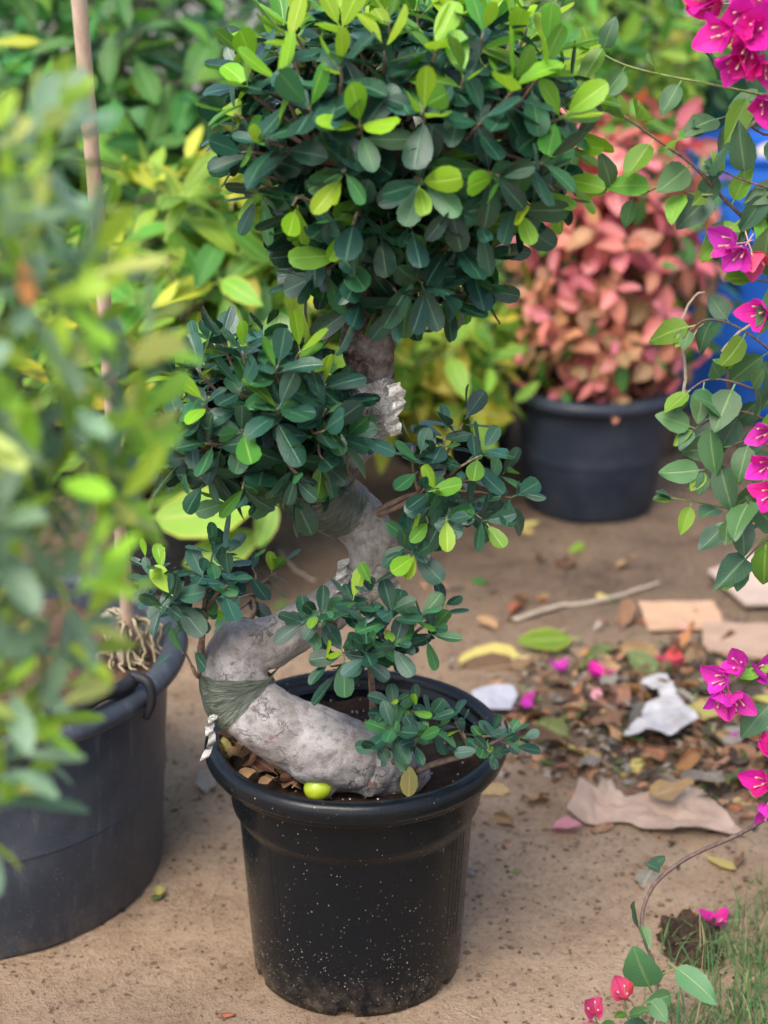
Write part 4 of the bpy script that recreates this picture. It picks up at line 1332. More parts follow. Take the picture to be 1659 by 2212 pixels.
# ------------------------------------------------------------------ shrubs behind
def shrub(name, base, label, ells, r, kind, size, pick, n_leaf=(5, 7), stems=6, stem_r=0.007, ang=(105, 40), limit=300, inner=True, tries=900, cat='shrub', group=None, stem_m='stem_dark', front_only=False, droop=0.25):
    pl = Plant(name, base, label, cat, group)
    ros = []
    for c, rad, pw in ells:
        g_ = poisson(lambda: superell(c, rad, pw), r, tries)
        if front_only:
            g_ = [(p, n) for p, n in g_ if n.y < 0.35]
        ros += g_
        if inner:
            rad2 = tuple(q * 0.6 for q in rad)
            ros += poisson(lambda: superell(c, rad2, pw), r * 1.35, tries // 3)
    for p, n in ros:
        rosette(pl, p, (n * 0.8 + UP * 0.7 + rv(0.4)).normalized(), rnd.randint(*n_leaf), size * rnd.uniform(0.8, 1.2), pick, kind, ang[0], ang[1], size * 0.3, droop, 15, 0.7)
    ps = [p for p, n in ros]
    seeds = [rnd.choice(ps)]
    while len(seeds) < min(stems, len(ps)):
        seeds.append(max(ps, key=lambda p: min((p - s).length for s in seeds)))
    for s in seeds:
        st = Vector(base) + Vector((rnd.uniform(-0.05, 0.05), rnd.uniform(-0.05, 0.05), 0))
        b = MB()
        mid = st.lerp(s, 0.45) + Vector((0, 0, 0.12 * (s.z - st.z)))
        mid.x = st.x + (s.x - st.x) * 0.3
        mid.y = st.y + (s.y - st.y) * 0.3
        q = curve_tube(b, [st, mid, s], stem_r, 0.003, 6, 6)
        for p in ps:
            if min(seeds, key=lambda t_: (p - t_).length) is s and p is not s:
                k = min(q[3:], key=lambda z_: (z_ - p).length + 0.5 * max(0, z_.z - p.z))
                curve_tube(b, [k, k.lerp(p, 0.5) + rv(0.01), p], 0.003, 0.002, 5, 3)
        b.build('stem', M[stem_m], pl.root)
    return pl
def choice_pick(table):
    tot = sum(w_ for _, w_ in table)
    def pick(f):
        r = rnd.random() * tot
        for nm, w_ in table:
            r -= w_
            if r <= 0:
                return nm
        return table[-1][0]
    return pick
lime_pick = lambda f: (('back_lime' if rnd.random() < 0.66 else 'back_yellow') if f > 0.6 else ('back_bright' if rnd.random() < 0.6 else ('back_lime' if rnd.random() < 0.6 else 'back_green')))
green_pick = choice_pick([('back_green', 6), ('back_bright', 3), ('back_dark', 2), ('back_yellow', 0.35)])
dark_pick = choice_pick([('back_dark', 6), ('back_green', 2)])
yel_pick = choice_pick([('back_lime', 5), ('back_yellow', 3.5), ('back_bright', 2)])
# yellow green shrub at the left
B = shrub('leafy_shrub', POT_B + UP * 0.22, 'yellow green broad leaved shrub growing between the cane and the fig crown',
          [(at(470, 610, 3.86), (0.30, 0.26, 0.21), 2.2), (at(330, 800, 3.80), (0.20, 0.2, 0.18), 2.2), (at(620, 720, 3.95), (0.20, 0.2, 0.16), 2.2)], 0.10, 'broad', 0.155, lime_pick, (5, 7), 7, tries=700)
for (b0, t0, D) in (((330, 1120), (560, 1100), 3.6), ((560, 1155), (395, 1225), 3.6), ((590, 1080), (560, 1185), 3.62), ((440, 1040), (330, 1090), 3.7)):
    p, q = at(*b0, D), at(*t0, D - 0.05)
    B.leaf(leafM(p, q - p, Vector((0, -0.8, 0.6)), (q - p).length, 1.15), 'broad', 'back_lime' if D < 3.65 else 'back_bright', 3)
    sb = POT_B + Vector((0.03, -0.05, 0.24))
    B.stem('stem', [sb, sb.lerp(p, 0.6) + UP * 0.08, p - (q - p) * 0.1], 0.004, 0.0025, 'twig_green', 6, 4)
B.finish()
shrub('leafy_shrub', POT_A + UP * 0.27, 'tall green shrub with whorls of pointed leaves right behind the leaning cane',
      [(at(330, 270, 4.55), (0.34, 0.30, 0.30), 2.2), (at(330, 560, 4.5), (0.26, 0.25, 0.25), 2.2)], 0.12, 'broad', 0.165, green_pick, (5, 7), 7).finish()
shrub('leafy_shrub', POT_C + UP * 0.27, 'yellow leaved shrub drooping behind the upper fig trunk',
      [(at(960, 800, 4.25), (0.17, 0.15, 0.13), 2.2), (at(1010, 700, 4.5), (0.2, 0.15, 0.1), 2.2), (at(870, 870, 4.3), (0.08, 0.1, 0.08), 2.0)], 0.095, 'broad', 0.13, yel_pick, (4, 6), 6, stem_m='twig_green').finish()
shrub('leafy_shrub', Vector((-0.15, 5.05, 0)), 'mid green shrub standing directly behind the fig crown',
      [(at(720, 420, 5.0), (0.40, 0.28, 0.36), 2.2), (at(780, 720, 4.95), (0.36, 0.25, 0.22), 2.2)], 0.12, 'broad', 0.13, choice_pick([('back_green', 5), ('back_bright', 3), ('back_dark', 3), ('back_yellow', 0.5)]), (5, 7), 7).finish()
shrub('leafy_shrub', Vector((-1.45, 4.9, 0)), 'dark green shrub behind the near blurred shrub',
      [(at(40, 330, 4.9), (0.36, 0.3, 0.5), 2.2), (at(60, 850, 4.7), (0.3, 0.3, 0.35), 2.2)], 0.125, 'broad', 0.14, green_pick, (5, 7), 7).finish()
# dark hedge row
for i, x in enumerate((-2.35, -1.65, -0.95, -0.25, 0.45, 1.15)):
    yb = 6.1 + 0.15 * (i % 2)
    lab = ['dark hedge shrub at the far left end of the hedge', 'dark hedge shrub in the hedge behind the cane', 'dark hedge shrub filling the hedge left of the fig crown',
           'dark hedge shrub straight behind the fig crown', 'dark hedge shrub between the fig crown and the red leaved shrub', 'dark hedge shrub behind the blue barrel'][i]
    shrub('hedge_shrub', Vector((x, yb, 0)), lab, [(Vector((x, yb, 1.15)), (0.40, 0.32, 0.50), 2.4), (Vector((x, yb, 0.45)), (0.36, 0.3, 0.38), 2.3)],
          0.125, 'broad', 0.125, dark_pick, (5, 7), 6, tries=900, group='dark hedge row', droop=0.3).finish()
# bright shrubs at the upper right
shrub('leafy_shrub', Vector((0.62, 5.35, 0)), 'bright green feathery shrub above the red leaved shrub',
      [(at(1290, 110, 5.4), (0.34, 0.28, 0.17), 2.2), (at(1230, 320, 5.35), (0.25, 0.2, 0.2), 2.2)], 0.095, 'lance', 0.13, choice_pick([('back_lime', 4), ('back_bright', 4), ('back_yellow', 1.2), ('back_green', 2)]), (5, 7), 7, stem_m='twig_green').finish()
shrub('leafy_shrub', Vector((0.82, 4.75, 0)), 'leafy green bush squeezed between the red leaved shrub and the blue barrel',
      [(at(1470, 560, 4.75), (0.11, 0.14, 0.26), 2.2)], 0.085, 'broad', 0.10, green_pick, (5, 6), 5).finish()
shrub('leafy_shrub', Vector((0.26, 4.62, 0)), 'small dark green bush left of the red leaved shrub',
      [(at(1120, 640, 4.7), (0.12, 0.14, 0.14), 2.2)], 0.085, 'broad', 0.10, choice_pick([('back_green', 4), ('back_dark', 4), ('back_bright', 1)]), (5, 6), 5).finish()

# red leaved shrub
def red_pick_h(z):
    def pick(f):
        r = rnd.random()
        if z > 0.80:
            return 'red_pink' if r < 0.30 else ('red_scarlet' if r < 0.58 else ('red_rose' if r < 0.82 else 'back_bright'))
        if z > 0.42:
            return 'red_rose' if r < 0.34 else ('red_pink' if r < 0.74 else ('red_salmon' if r < 0.87 else 'back_green'))
        return 'red_salmon' if r < 0.32 else ('red_brown' if r < 0.62 else ('red_pink' if r < 0.86 else ('red_rose' if r < 0.93 else 'back_green')))
    return pick
red = Plant('red_leaved_shrub', RPOT + UP * 0.27, 'shrub with mottled pink and red leaves in a black pot', 'shrub')
rc = [(at(1330, 590, 4.36), (0.225, 0.20, 0.24), 2.3), (at(1330, 360, 4.40), (0.19, 0.18, 0.12), 2.2), (at(1300, 760, 4.32), (0.20, 0.17, 0.12), 2.2)]
rr2 = []
for c, ra, pw in rc:
    rr2 += poisson(lambda: superell(c, ra, pw), 0.074, 700)
    rr2 += poisson(lambda: superell(c, tuple(q * 0.6 for q in ra), pw), 0.085, 250)
for p, n in rr2:
    h = (p.z - 0.30) / (1.12 - 0.30)
    rosette(red, p, (n + UP * 0.4 + rv(0.4)).normalized(), rnd.randint(5, 6), (0.060 + 0.024 * h) * rnd.uniform(0.85, 1.2), red_pick_h(h), 'ovate', 110, 45, 0.02, 0.35, 15, 0.8)
for i in range(9):
    a = i * 0.7
    e = at(1330 + 150 * math.cos(a * 2.3), 520 + 180 * math.sin(a * 1.7), 4.36 + 0.1 * math.sin(a))
    s_ = RPOT + Vector((0.06 * math.cos(a), 0.06 * math.sin(a), 0.27))
    red.stem('stem', [s_, s_.lerp(e, 0.4) + Vector((0.02 * math.cos(a), 0, 0.05)), e], 0.007, 0.003, 'stem_dark' if i % 3 else 'twig_pale', 6, 5, 0.004)
red.finish()

# ------------------------------------------------------------------ barrels, wall
def barrel(loc, r, h, m, label, lid=None):
    loc = Vector(loc)
    root = empty('barrel', loc)
    tag(root, label, 'barrel')
    prof = [(r * 0.90, 0.0), (r * 0.96, 0.012), (r * 0.985, 0.05)]
    for z0 in (0.30, 0.62):
        prof += [(r, h * z0 - 0.03), (r * 1.025, h * z0 - 0.012), (r * 1.025, h * z0 + 0.012), (r, h * z0 + 0.03)]
    prof += [(r * 0.985, h - 0.10), (r * 0.95, h - 0.05), (r * 0.94, h - 0.03), (r * 0.97, h - 0.022), (r * 0.97, h), (r * 0.93, h), (r * 0.92, h - 0.02), (0.02, h - 0.024), (0.001, h - 0.024)]
    v, f = lathe(prof, 72, True)
    b = MB()
    b.add([Vector(p) + loc for p in v], f)
    b.build('body', M[m], root)
    for sx in (-1, 1):
        b = MB()
        v, f = lathe([(0.035, 0), (0.035, 0.016), (0.028, 0.02), (0.001, 0.02)], 24)
        b.add([Vector(p) + loc + Vector((sx * r * 0.6, 0.02, h - 0.025)) for p in v], f)
        b.build('bung', M[m], root)
    return root
barrel((1.16, 5.30, -0.004), 0.29, 0.80, 'barrel_blue', 'blue plastic barrel standing behind the bougainvillea')
barrel((1.30, 6.35, -0.004), 0.30, 0.98, 'barrel_teal', 'dark teal barrel behind the blue barrel')
b = MB()
v, f = lathe([(0.001, 0.045), (0.03, 0.044), (0.052, 0.034), (0.058, 0.02), (0.056, 0.0), (0.001, 0.0)], 32)
bl_ = Vector((1.13, 5.12, 0.774))
b.add([Vector(p) + bl_ for p in v], f)
tag(b.build('plastic_lid', M['lid_beige']), 'small beige lid lying on top of the blue barrel', 'lid')
b = MB()
x0, x1, y0, y1, h = -9, 9, 8.2, 8.4, 2.3
v = [(x0, y0, -0.05), (x1, y0, -0.05), (x1, y1, -0.05), (x0, y1, -0.05), (x0, y0, h), (x1, y0, h), (x1, y1, h), (x0, y1, h)]
b.add(v, [(0, 1, 5, 4), (1, 2, 6, 5), (2, 3, 7, 6), (3, 0, 4, 7), (4, 5, 6, 7), (3, 2, 1, 0)])
v = [(x0 - 0.03, y0 - 0.04, h), (x1 + 0.03, y0 - 0.04, h), (x1 + 0.03, y1 + 0.04, h), (x0 - 0.03, y1 + 0.04, h)]
wall_o = empty('garden_wall', (0, 8.3, 0))
tag(wall_o, 'grey rendered garden wall behind the hedge', 'wall')
b.build('wall_face', M['wall'], wall_o, smooth=False)
b = MB()
v = v + [(p[0], p[1], h + 0.06) for p in v]
b.add(v, [(0, 1, 5, 4), (1, 2, 6, 5), (2, 3, 7, 6), (3, 0, 4, 7), (4, 5, 6, 7), (3, 2, 1, 0)])
b.build('coping', M['wall'], wall_o, smooth=False)

# ------------------------------------------------------------------ bougainvillea
BOU = Vector((1.02, 2.52, -0.006))
bou = Plant('bougainvillea', BOU, 'bougainvillea with magenta bracts reaching across beside the litter heap', 'shrub')
def bou_pick(fresh):
    return 'bou_fresh' if rnd.random() < fresh else ('bou_green' if rnd.random() < 0.6 else 'bou_dark')
def bou_branch(pix, r0=0.0034, r1=0.0012, mname='thorn_stem', step=0.03, size=0.045, fresh=0.2, from_base=False, start=0, droop=0.5, fill=1.0):
    pts = [at(*q) for q in pix]
    if from_base:
        pts = [BOU, BOU.lerp(pts[0], 0.55) + UP * 0.18] + pts
    q = bou.stem('branch', pts, r0, r1, mname, 6, 7)
    k = start
    acc = 0.0
    side = 1
    for i in range(1, len(q)):
        acc += (q[i] - q[i - 1]).length
        if from_base and i < 12:
            acc = 0
            continue
        if acc > step:
            acc = 0
            side = -side
            if rnd.random() > fill:
                continue
            t = (q[i] - q[i - 1]).normalized()
            s_ = t.cross(Vector((0, 1, 0)))
            if s_.length < 0.1:
                s_ = Vector((1, 0, 0))
            s_ = s_.normalized()
            d = t * 0.35 + s_ * side * rnd.uniform(0.4, 0.9) + Vector((0, rnd.uniform(-0.8, 0.35), 0)) + Vector((0, 0, -droop * rnd.uniform(0.2, 1.2)))
            nr = UP * rnd.uniform(0.1, 0.9) + Vector((rnd.uniform(-0.5, 0.5), -rnd.uniform(0.3, 1.0), 0))
            sz = 1.22 * size * rnd.uniform(0.75, 1.25)
            bou.leaf(leafM(q[i] + d.normalized() * sz * 0.2, d, nr, sz), 'ovate', bou_pick(fresh))
    tip = q[-1]
    t = (q[-1] - q[-3]).normalized()
    for a in (-0.7, 0.1, 0.8):
        d = t + Vector((a * 0.7, -0.3, a * 0.4))
        bou.leaf(leafM(tip, d, UP + Vector((0, -0.7, 0)) + rv(0.4), size * 0.7), 'ovate', bou_pick(min(1, fresh * 2)))
    return q
bou_branch([(1800, 640, 2.42), (1700, 560, 2.38), (1615, 480, 2.34), (1555, 420, 2.32), (1495, 355, 2.30), (1424, 305, 2.30), (1348, 251, 2.30)], 0.0042, 0.0016, step=0.026, size=0.048, fresh=0.35, from_base=True)
bou_branch([(1720, 220, 2.40), (1659, 207, 2.36), (1550, 185, 2.34), (1370, 147, 2.32), (1277, 104, 2.32)], 0.003, 0.0011, 'twig_green', 0.034, 0.042, 0.5, True)
bou_branch([(1555, 420, 2.32), (1500, 420, 2.30), (1440, 400, 2.29), (1380, 420, 2.30), (1310, 410, 2.30)], 0.002, 0.001, 'twig_green', 0.030, 0.042, 0.6)
bou_branch([(1780, 330, 2.42), (1650, 290, 2.36), (1590, 250, 2.34), (1520, 270, 2.33)], 0.003, 0.0012, step=0.028, size=0.05, fresh=0.2, from_base=True)
bou_branch([(1780, 430, 2.36), (1680, 410, 2.32), (1610, 390, 2.31), (1560, 370, 2.31)], 0.003, 0.0012, step=0.03, size=0.046, fresh=0.2, from_base=True)
bou_branch([(1780, 860, 2.40), (1690, 780, 2.36), (1600, 710, 2.34), (1530, 690, 2.33), (1490, 715, 2.33)], 0.003, 0.0012, step=0.022, size=0.042, fresh=0.3, from_base=True)
bou_branch([(1790, 900, 2.36), (1690, 870, 2.33), (1600, 830, 2.31), (1530, 820, 2.31), (1480, 850, 2.31)], 0.003, 0.0012, step=0.019, size=0.043, fresh=0.25, from_base=True)
bou_branch([(1790, 1010, 2.34), (1690, 930, 2.32), (1610, 890, 2.31), (1550, 900, 2.30), (1495, 930, 2.30)], 0.003, 0.0012, step=0.019, size=0.045, fresh=0.25, from_base=True)
bou_branch([(1790, 1010, 2.32), (1700, 980, 2.31), (1620, 950, 2.30), (1560, 980, 2.30), (1520, 1020, 2.30)], 0.003, 0.0012, step=0.022, size=0.045, fresh=0.2, from_base=True)
bou_branch([(1720, 1170, 2.36), (1620, 1110, 2.34), (1530, 1090, 2.33), (1450, 1075, 2.33)], 0.0025, 0.0014, 'twig_green', 0.034, 0.04, 0.3, True)
bou_branch([(1780, 1060, 2.30), (1690, 1050, 2.27), (1620, 1080, 2.25), (1570, 1130, 2.24)], 0.003, 0.0012, step=0.024, size=0.052, fresh=0.05, from_base=True, droop=0.9)
bou_branch([(1780, 1140, 2.30), (1700, 1150, 2.27), (1640, 1180, 2.25), (1600, 1220, 2.24)], 0.003, 0.0012, step=0.026, size=0.058, fresh=0.05, from_base=True, droop=0.9)
bou_branch([(1800, 720, 2.30), (1720, 620, 2.28), (1660, 610, 2.27), (1620, 600, 2.27)], 0.003, 0.0012, step=0.03, size=0.055, fresh=0.2, from_base=True)
bou_branch([(1800, 540, 2.38), (1720, 460, 2.36), (1660, 440, 2.34), (1610, 480, 2.34)], 0.003, 0.0012, step=0.026, size=0.045, fresh=0.2, from_base=True)
# thick old stems and bare twigs
bou_branch([(1680, 1080, 2.45), (1600, 980, 2.42), (1570, 800, 2.42)], 0.005, 0.003, step=0.05, size=0.04, from_base=True)
for pts_ in ([(1478, 860, 2.36), (1480, 790, 2.36), (1470, 700, 2.36), (1500, 640, 2.36), (1522, 632, 2.36)], [(1480, 745, 2.36), (1520, 700, 2.36)],
             [(1560, 760, 2.34), (1600, 715, 2.34), (1640, 690, 2.34)], [(1640, 250, 2.33), (1600, 300, 2.33), (1610, 370, 2.33)]):
    bou.stem('bare_twig', [at(*q) for q in pts_], 0.0028, 0.0014, 'twig_pale', 6, 5, 0.001)
def flower(px, py, D, axis, mname, size=0.034, n=3, open_=42):
    p = at(px, py, D)
    ax = Vector(axis).normalized()
    b = MB()
    e1 = ax.orthogonal().normalized()
    e2 = ax.cross(e1)
    for k in range(3):
        a = k * 2.094 + 0.4
        o_ = (e1 * math.cos(a) + e2 * math.sin(a)) * 0.003
        curve_tube(b, [p + o_, p + o_ * 2 + ax * size * 0.3, p + o_ * 2.6 + ax * size * 0.62], 0.0011, 0.0016, 5, 3)
    curve_tube(b, [p - ax * 0.03 + UP * 0.004, p - ax * 0.012, p], 0.0009, 0.0009, 5, 3)
    fl = b.build('flower', M['stamen'], bou.root)
    a0 = rnd.uniform(0, 6)
    for k in range(n):
        a = a0 + k * 6.283 / n + rnd.uniform(-0.2, 0.2)
        pr = e1 * math.cos(a) + e2 * math.sin(a)
        d = ax * math.cos(R(open_)) + pr * math.sin(R(open_)) + rv(0.12)
        o_ = bpy.data.objects.new('bract', leaf_mesh('bract', rnd.randrange(3), mname))
        col.objects.link(o_)
        o_.parent = fl
        o_.matrix_local = Matrix.Translation(-bou.root.location - fl.location) @ leafM(p, d, (ax * 0.9 - pr * 0.6) + rv(0.15), size * rnd.uniform(0.9, 1.12), 1.0)
    return p
fl_list = [(1645, 15, 2.28, (-0.5, -0.7, 0.3)), (1560, 8, 2.30, (-0.8, -0.5, 0.0)), (1600, 30, 2.27, (-0.3, -0.9, -0.1)), (1580, 62, 2.26, (-0.9, -0.5, -0.2)), (1630, 70, 2.26, (-0.2, -0.9, 0.2)),
           (1620, 100, 2.27, (-0.3, -0.8, -0.4)), (1600, 118, 2.27, (-0.5, -0.6, -0.5)), (1650, 130, 2.27, (0.1, -0.8, -0.5)), (1665, 55, 2.28, (0.2, -0.9, 0.1)), (1530, 0, 2.30, (-0.6, -0.6, 0.3))]
for q in fl_list:
    flower(q[0], q[1], q[2], q[3], 'bract_magenta', 0.046, 3, 50)
for px, py, D, ax, mn in ((1655, 215, 2.28, (-0.2, -0.8, -0.4), 'bract_magenta'), (1606, 535, 2.25, (-0.5, -0.7, -0.3), 'bract_violet'), (1625, 545, 2.25, (0.2, -0.7, -0.6), 'bract_coral'), (1590, 525, 2.25, (-0.8, -0.5, 0.1), 'bract_violet'), (1652, 672, 2.25, (-0.6, -0.6, 0.1), 'bract_magenta'),
                          (1662, 930, 2.25, (-0.6, -0.6, 0.0), 'bract_violet'), (1664, 1000, 2.25, (-0.5, -0.7, 0.0), 'bract_magenta'), (1668, 1065, 2.24, (-0.5, -0.7, 0.1), 'bract_magenta'),
                          (1600, 1440, 2.22, (-0.4, -0.6, 0.5), 'bract_violet'), (1628, 1450, 2.22, (0.5, -0.6, 0.4), 'bract_violet'), (1570, 1465, 2.21, (-0.7, -0.6, 0.1), 'bract_violet'), (1562, 1495, 2.20, (-0.3, -0.8, -0.4), 'bract_violet'), (1580, 1500, 2.20, (0.3, -0.8, -0.4), 'bract_violet'),
                          (1655, 1690, 2.16, (-0.6, -0.6, 0.3), 'bract_magenta'), (1662, 1735, 2.15, (-0.2, -0.7, -0.5), 'bract_violet'), (1640, 1600, 2.2, (0.6, -0.6, 0.1), 'bract_magenta')):
    flower(px, py, D, ax, mn, 0.039, 3, 48)
def px_leaf(b0, t0, D0, D1, nr, mname, vi=0, sx=1.0):
    p, q = at(*b0, D0), at(*t0, D1)
    L = (q - p).length
    bou.leaf(leafM(p, q - p, Vector(nr), L, sx), 'ovate', mname, vi)
# stalks for the low flower clusters
bou.stem('branch', [BOU + UP * 0.3, at(1760, 1440, 2.30), at(1680, 1448, 2.25), at(1615, 1470, 2.22)], 0.003, 0.0014, 'twig_green', 6, 5)
bou.stem('branch', [BOU + UP * 0.2, at(1780, 1560, 2.28), at(1700, 1520, 2.22), at(1650, 1525, 2.20)], 0.003, 0.0014, 'thorn_stem', 6, 5)
px_leaf((1660, 1525), (1597, 1595), 2.20, 2.19, (-0.3, -0.8, 0.4), 'bou_dark', 2, 1.1)
px_leaf((1640, 1450), (1598, 1468), 2.21, 2.20, (0, -0.5, 0.8), 'bou_fresh', 1)
px_leaf((1665, 1440), (1640, 1455), 2.21, 2.20, (0, -0.5, 0.8), 'bou_fresh', 1)
# the long low runner
low = [(1790, 1690, 2.26), (1690, 1745, 2.22), (1600, 1800, 2.18), (1490, 1850, 2.13), (1418, 1905, 2.10), (1388, 1970, 2.08), (1392, 2030, 2.06), (1415, 2090, 2.05), (1418, 2150, 2.04), (1400, 2235, 2.02)]
bou.stem('branch', [BOU + UP * 0.12] + [at(*q) for q in low], 0.0038, 0.0022, 'thorn_stem', 7, 8)
px_leaf((1425, 1880), (1398, 1862), 2.10, 2.09, (-0.3, -0.5, 0.8), 'bou_dark', 2, 1.0)
px_leaf((1402, 1878), (1440, 1845), 2.10, 2.12, (0.3, -0.4, 0.9), 'bou_dark', 2, 0.9)
px_leaf((1380, 2005), (1372, 1945), 2.07, 2.06, (-0.9, -0.3, 0.2), 'bou_dark', 1, 0.55)
px_leaf((1383, 1998), (1408, 2045), 2.07, 2.04, (0.4, -0.7, 0.4), 'bou_green', 2, 0.9)
px_leaf((1402, 2130), (1368, 2058), 2.045, 2.03, (-0.35, -0.9, 0.3), 'bou_green', 0, 1.15)
px_leaf((1462, 2092), (1545, 2152), 2.04, 1.99, (0.2, -0.75, 0.65), 'bou_green', 3, 0.85)
px_leaf((1448, 2150), (1400, 2165), 2.03, 2.01, (0.0, -0.8, 0.6), 'bou_green', 2, 1.1)
px_leaf((1405, 2160), (1440, 2205), 2.02, 1.99, (0.2, -0.9, 0.3), 'bou_green', 0, 1.1)
px_leaf((1360, 2195), (1405, 2180), 2.02, 2.0, (0, -0.5, 0.8), 'bou_green', 1, 0.7)
px_leaf((1350, 2190), (1325, 2200), 2.02, 2.0, (0, -0.5, 0.8), 'bou_fresh', 1, 0.7)
px_leaf((1330, 2215), (1290, 2222), 2.01, 1.99, (0, -0.6, 0.8), 'bou_green', 1, 0.8)
px_leaf((1400, 2225), (1345, 2212), 2.01, 1.99, (0, -0.6, 0.8), 'bou_dark', 1, 0.8)
bou.stem('branch', [at(1416, 2112, 2.05), at(1438, 2100, 2.045), at(1462, 2092, 2.04)], 0.0014, 0.0011, 'twig_green', 5, 4)
bou.stem('branch', [at(1408, 2205, 2.03), at(1372, 2215, 2.02), at(1352, 2190, 2.01), at(1350, 2160, 2.01)], 0.0016, 0.0011, 'twig_green', 5, 4)
bou.stem('branch', [at(1405, 2228, 2.02), at(1340, 2240, 2.01), at(1295, 2215, 2.0), at(1285, 2195, 2.0)], 0.0016, 0.0011, 'twig_green', 5, 4)
for q in ((1350, 2158, 2.01, (-0.2, -0.35, 0.9)), (1285, 2192, 2.0, (-0.15, -0.4, 0.9))):
    flower(q[0], q[1], q[2], q[3], 'bract_coral', 0.036, 3, 34)
flower(1278, 2205, 2.0, (-0.3, -0.7, -0.2), 'bract_pale', 0.028)
bou.finish(300)

# ------------------------------------------------------------------ litter
def fallen(px, py, d, size, kind, vi, mname, label, group=None, up=0.004, nr=None, cat='leaf', name='fallen_leaf'):
    p = on_ground(px, py, 0)
    p.z = gz(p.x, p.y) + up
    return single_leaf(name, leafM(p, Vector(d), Vector(nr) if nr else UP + rv(0.25), size), kind, vi, mname, label, cat, group)
LT = {'dead_tan': ('dead_leaf', 'curled tan dead leaf in the litter heap', 28), 'dead_brown': ('dead_leaf', 'brown crumpled dead leaf in the litter heap', 20), 'dead_grey': ('dead_leaf', 'grey withered leaf in the litter heap', 18),
      'dead_orange': ('dead_leaf', 'orange brown fallen leaf in the litter heap', 12), 'dead_green': ('dead_leaf', 'olive green withering leaf in the litter heap', 12), 'dead_yellow': ('dead_leaf', 'yellowish fallen leaf in the litter heap', 9),
      'bract_pale': ('fallen_bract', 'faded pink fallen bract in the litter heap', 6), 'bract_coral': ('fallen_bract', 'red pink fallen bract in the litter heap', 3), 'bract_violet': ('fallen_bract', 'violet pink fallen bract in the litter heap', 3),
      'dead_dark': ('dead_leaf', 'nearly black rotten leaf in the litter heap', 10)}
def _g(px, py):
    q = on_ground(px, py, 0)
    return q.x, q.y
LANDMARKS = [(*_g(1420, 1740), 'by the brown paper'), (*_g(1430, 1530), 'around the torn white paper'), (*_g(1080, 1560), 'next to the black pot'), (*_g(1470, 1340), 'beside the tan cardboard'),
             (*_g(1240, 1400), 'near the large green leaf'), (*_g(1620, 1600), 'under the bougainvillea flowers'), (*_g(1240, 1580), 'in the middle of the heap'), (*_g(1640, 1430), 'against the pinkish cardboard slab')]
names_, weights_ = list(LT), [LT[k][2] for k in LT]
cnt = 0
while cnt < 270:
    x, y = rnd.uniform(0.12, 1.2), rnd.uniform(2.66, 3.55)
    if rnd.random() > 0.08 + 1.5 * mound(x, y):
        continue
    mn = rnd.choices(names_, weights_)[0]
    nm, lab, _w = LT[mn]
    k = 'bract' if 'bract' in mn else 'dead'
    s = rnd.triangular(0.035, 0.105, 0.055) if k == 'dead' else rnd.uniform(0.025, 0.036)
    d = Vector((rnd.uniform(-1, 1), rnd.uniform(-1, 1), rnd.uniform(-0.25, 0.25)))
    p = Vector((x, y, gz(x, y) + 0.006 + 0.018 * mound(x, y) * rnd.random()))
    lm = min(LANDMARKS, key=lambda q: math.hypot(q[0] - x, q[1] - y))[2]
    single_leaf(nm, leafM(p, d, UP + rv(0.55), s), k, rnd.randrange(len(SH[k])), mn, lab.replace('in the litter heap', 'in the litter ' + lm), 'leaf', lab.split(' in ')[0].replace('leaf', 'leaves').replace('bract', 'bracts') + ' ' + lm)
    cnt += 1
# fine debris that nobody could count
b = MB()
mats_ = ['dead_tan', 'dead_brown', 'dead_grey', 'dead_dark', 'dead_green', 'dead_orange']
for _ in range(9000):
    x, y = rnd.uniform(0.0, 1.3), rnd.uniform(2.55, 3.8)
    if rnd.random() > 0.03 + 1.2 * mound(x, y):
        continue
    v, f, uv = SH['dead'][rnd.randrange(5)]
    s = rnd.uniform(0.012, 0.036)
    A = np.array(leafM(Vector((x, y, gz(x, y) + 0.003 + 0.01 * rnd.random() * mound(x, y))), Vector((rnd.uniform(-1, 1), rnd.uniform(-1, 1), rnd.uniform(-0.2, 0.2))), UP + rv(0.6), s))
    b.add(v @ A[:3, :3].T + A[:3, 3], f, uv, rnd.choices(range(6), (5, 6, 5, 4, 2, 1))[0])
o = b.build('leaf_litter', [M[n_] for n_ in mats_])
tag(o, 'fine crushed leaf litter spread between the larger dead leaves', 'litter', kind='stuff')
# scattered leaves further off
SC = [(1190, 1480, 'dead_brown'), (1100, 1330, 'dead_orange'), (1075, 1362, 'dead_tan'), (1160, 1205, 'dead_tan'), (1200, 1215, 'dead_orange'), (1240, 1190, 'back_lime'), (1150, 1150, 'dead_yellow'), (1110, 1295, 'dead_tan'),
      (1180, 1285, 'dead_orange'), (1310, 1300, 'dead_yellow'), (1245, 1215, 'dead_brown'), (1330, 1230, 'dead_tan'), (1060, 1690, 'dead_orange'), (1100, 1710, 'dead_tan'), (1290, 1800, 'dead_tan'), (1190, 1790, 'bract_pale'),
      (1080, 1640, 'bract_violet'), (1530, 1850, 'dead_yellow'), (330, 1945, 'dead_green'), (355, 1920, 'dead_yellow'), (300, 2215, 'dead_yellow'), (510, 2190, 'dead_orange'), (450, 1715, 'dead_grey'), (1020, 1250, 'back_green'), (960, 1310, 'dead_green'),
      (1235, 1660, 'dead_tan'), (1145, 1655, 'dead_orange'), (1480, 1975, 'dead_orange'), (1410, 1880, 'dead_grey'), (1170, 1060, 'dead_orange'), (1340, 1420, 'dead_yellow'), (1120, 1130, 'dead_yellow'), (600, 1320, 'dead_green')]
